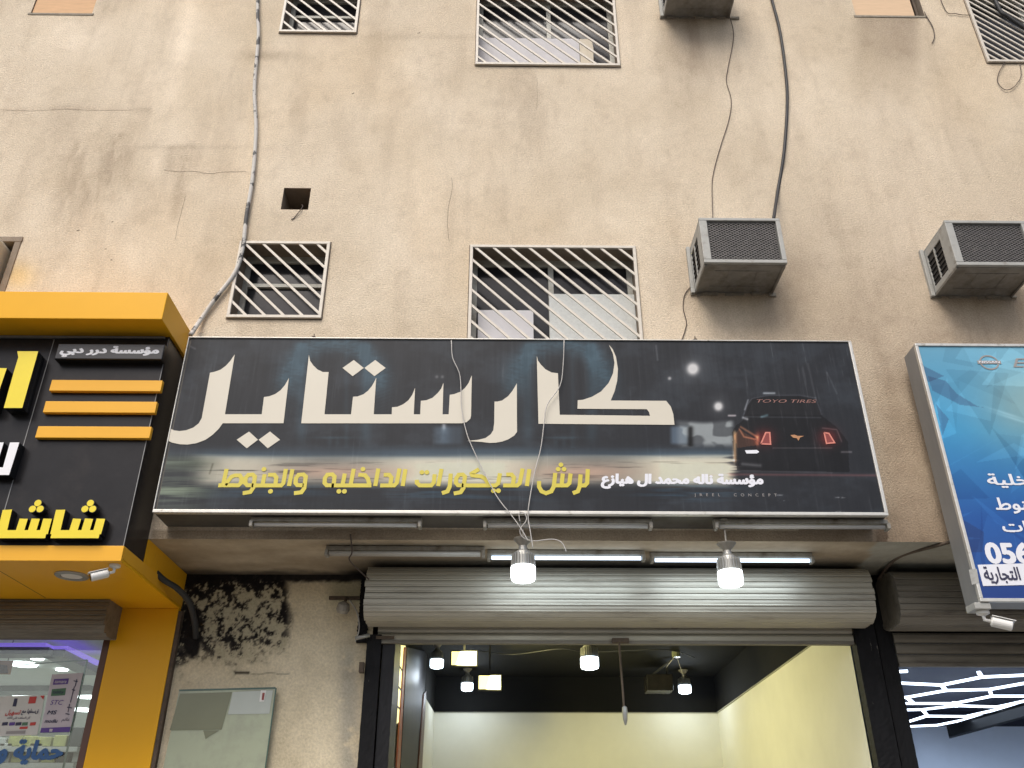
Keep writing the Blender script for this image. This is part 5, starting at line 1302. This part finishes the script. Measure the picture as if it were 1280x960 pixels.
cable('thin_wire', [(438, 668, 5.66), (440, 690, 5.75), (437, 700, 5.8), (452, 716, 6.0), (461, 724, 6.1)], .005, 'wire', 'brown lead running from the unlit double tube to the end of the shutter', 'wire', n=5)
cable('conduit_pipe', [(1205, 672, 5.66), (1175, 681, 5.72), (1128, 694, 6.0), (1110, 708, 6.2), (1098, 724, 6.38)], .012, 'rust', 'dark conduit running from the facade across the soffit to the black pillar', 'conduit')

# ================================================================ BLUE SIGN
YB = 5.42
bx0 = at(1143, 430, YB)[0]; bz1 = at(1143, 430, YB)[2]; bz0 = at(1222, 752, YB)[2]; bx1 = bx0 + 3.0
bs = empty('blue_shop_sign', (bx0 + 1.2, YF, bz0), 'blue faceted lightbox sign with white Arabic lettering and phone number', 'sign')
def blue_paint(px, py, P):
    X, Z = P[:, 0] - bx0, P[:, 2]
    n = vnoise(X * 3, Z * 3, 51, 3)
    v = (py - 430) / 325; u = (px - 1145 - (py - 430) * .22) / 130
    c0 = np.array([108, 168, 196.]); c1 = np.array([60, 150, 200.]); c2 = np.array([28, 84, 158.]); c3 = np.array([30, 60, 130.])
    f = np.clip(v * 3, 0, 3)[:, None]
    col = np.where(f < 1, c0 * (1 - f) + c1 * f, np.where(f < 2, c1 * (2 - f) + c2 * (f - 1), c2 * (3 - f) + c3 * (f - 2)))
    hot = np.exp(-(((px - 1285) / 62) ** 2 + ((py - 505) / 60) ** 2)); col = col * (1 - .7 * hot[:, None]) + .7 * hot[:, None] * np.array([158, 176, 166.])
    r = np.random.default_rng(6)
    for k in range(34):
        cx, cy = r.uniform(1130, 1300), r.uniform(440, 740); a = r.uniform(0, 2 * math.pi, 3); rad = r.uniform(25, 75, 3)
        a.sort(); q = [(cx + rad[i] * math.cos(a[i]), cy + rad[i] * math.sin(a[i])) for i in range(3)]
        s = np.ones(px.shape, bool); ar = (q[1][0] - q[0][0]) * (q[2][1] - q[0][1]) - (q[2][0] - q[0][0]) * (q[1][1] - q[0][1]); sg = 1 if ar > 0 else -1
        for i in range(3):
            (x0_, y0_), (x1_, y1_) = q[i], q[(i + 1) % 3]; s &= sg * ((x1_ - x0_) * (py - y0_) - (y1_ - y0_) * (px - x0_)) > 0
        d = r.uniform(-1, 1); g = (.55 + .45 * (py - cy + 70) / 140)
        col[s] += (d * g[s])[:, None] * np.array([16, 22, 24.])
    for q in ([(1160, 470), (1182, 476), (1196, 492), (1222, 508), (1235, 510), (1200, 506), (1165, 488)], [(1150, 455), (1180, 470), (1160, 478)], [(1170, 505), (1186, 524), (1178, 545)], [(1196, 645), (1230, 665), (1228, 690), (1208, 690)]):
        r_ = np.zeros(px.shape, bool); j = len(q) - 1
        for i in range(len(q)):
            xi, yi = q[i]; xj, yj = q[j]; r_ ^= ((yi > py) != (yj > py)) & (px < (xj - xi) * (py - yi) / (yj - yi + 1e-9) + xi); j = i
        col[r_] = col[r_] * .72 + np.array([40, 40, 84.]) * .22
    for cx, cy in ((1258, 517), (1266, 523)):
        t = (py - cy - (px - cx) * .32); col += (gs(t, 0, 1.6) * gs(px, cx, 22))[:, None] * 26
    col += ((n - .5) * 10)[:, None]
    return linA(col) * .86
ft = .02
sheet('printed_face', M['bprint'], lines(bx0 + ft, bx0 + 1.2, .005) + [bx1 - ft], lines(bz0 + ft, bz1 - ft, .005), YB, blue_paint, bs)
MB().box(bx0 + .001, bx1, YB + .003, YB + .19, bz0 + .001, bz1 - .001).build('cabinet', M['signgrey'], bs, bevel=.003)
fr = MB().box(bx0 - .002, bx1, YB - .01, YB + .02, bz0 - .002, bz0 + ft).box(bx0 - .002, bx1, YB - .01, YB + .02, bz1 - ft, bz1 + .002).box(bx0 - .002, bx0 + ft, YB - .01, YB + .02, bz0 + ft, bz1 - ft)
fr.build('edge_trim', M['silver'], bs, bevel=.003)
for zz_ in (bz0 + .5, bz1 - .35): MB().box(bx0 + .1, bx0 + .14, YB + .191, YF - .002, zz_, zz_ + .04).build('wall_bracket', M['batten'], bs)
yl = YB - .003
text('white_lettering', 'الداخلية', M['whitev'], pbox(1234, 592, 1325, 610, yl), yl, bs, bold=.02)
text('white_lettering', 'والجنوط', M['whitev'], pbox(1244, 622, 1325, 642, yl), yl, bs, bold=.02)
text('white_lettering', 'ديكورات', M['whitev'], pbox(1253, 651, 1340, 669, yl), yl, bs, bold=.02)
text('phone_number', '056', M['whitev'], pbox(1232, 678, 1288, 705, yl), yl, bs, arabic=False, bold=.035)
lp = sheetq('white_label', 'whitev', [(1222, 706), (1320, 703), (1328, 730), (1229, 732.5)], yl, bs, .002)
text('black_lettering', 'التجارية', M['navyprint'], pbox(1230, 708, 1275, 730, yl - .003), yl - .003, lp, bold=.02)
sheetq('tape_patch', 'acgrey', [(1211, 712), (1221, 711), (1224, 728), (1215, 731)], yl - .009, bs, .001)
# round emblem and script
mb = MB(); ec = at(1236.5, 453, yl); er = .064
ring = [(ec[0] + er * math.cos(t) * 1.0, ec[2] + er * .86 * math.sin(t)) for t in [2 * math.pi * k / 28 for k in range(29)]]
mb.stroke(ring, .011, yl); mb.poly([(ec[0] - .085, ec[2] - .012), (ec[0] + .085, ec[2] - .012), (ec[0] + .085, ec[2] + .014), (ec[0] - .085, ec[2] + .014)], yl - .001); mb.build('emblem', M['greyv'], bs, fix=False)
text('emblem_lettering', 'NISSAN', M['whitev'], (ec[0] - .075, ec[0] + .075, ec[2] - .008, ec[2] + .011), yl - .003, bs, arabic=False, bold=.01)
text('script_lettering', 'En', M['greyv'], pbox(1265, 448, 1296, 459, yl), yl, bs, arabic=False, shear=.3)
# camera under the blue sign
cb = at(1223, 760, YB + .06)
pl_ = MB().box(cb[0] - .05, cb[0] + .05, YB + .0, YB + .12, bz0 - .045, bz0 - .004).build('camera_plate', M['acgrey'], bs, bevel=.004)
camera((cb[0] + .02, YB + .06, bz0 - .046), (.86, -.25, -.30), 'white security camera under the corner of the blue sign', k=1.15)
cam.select_set(False)
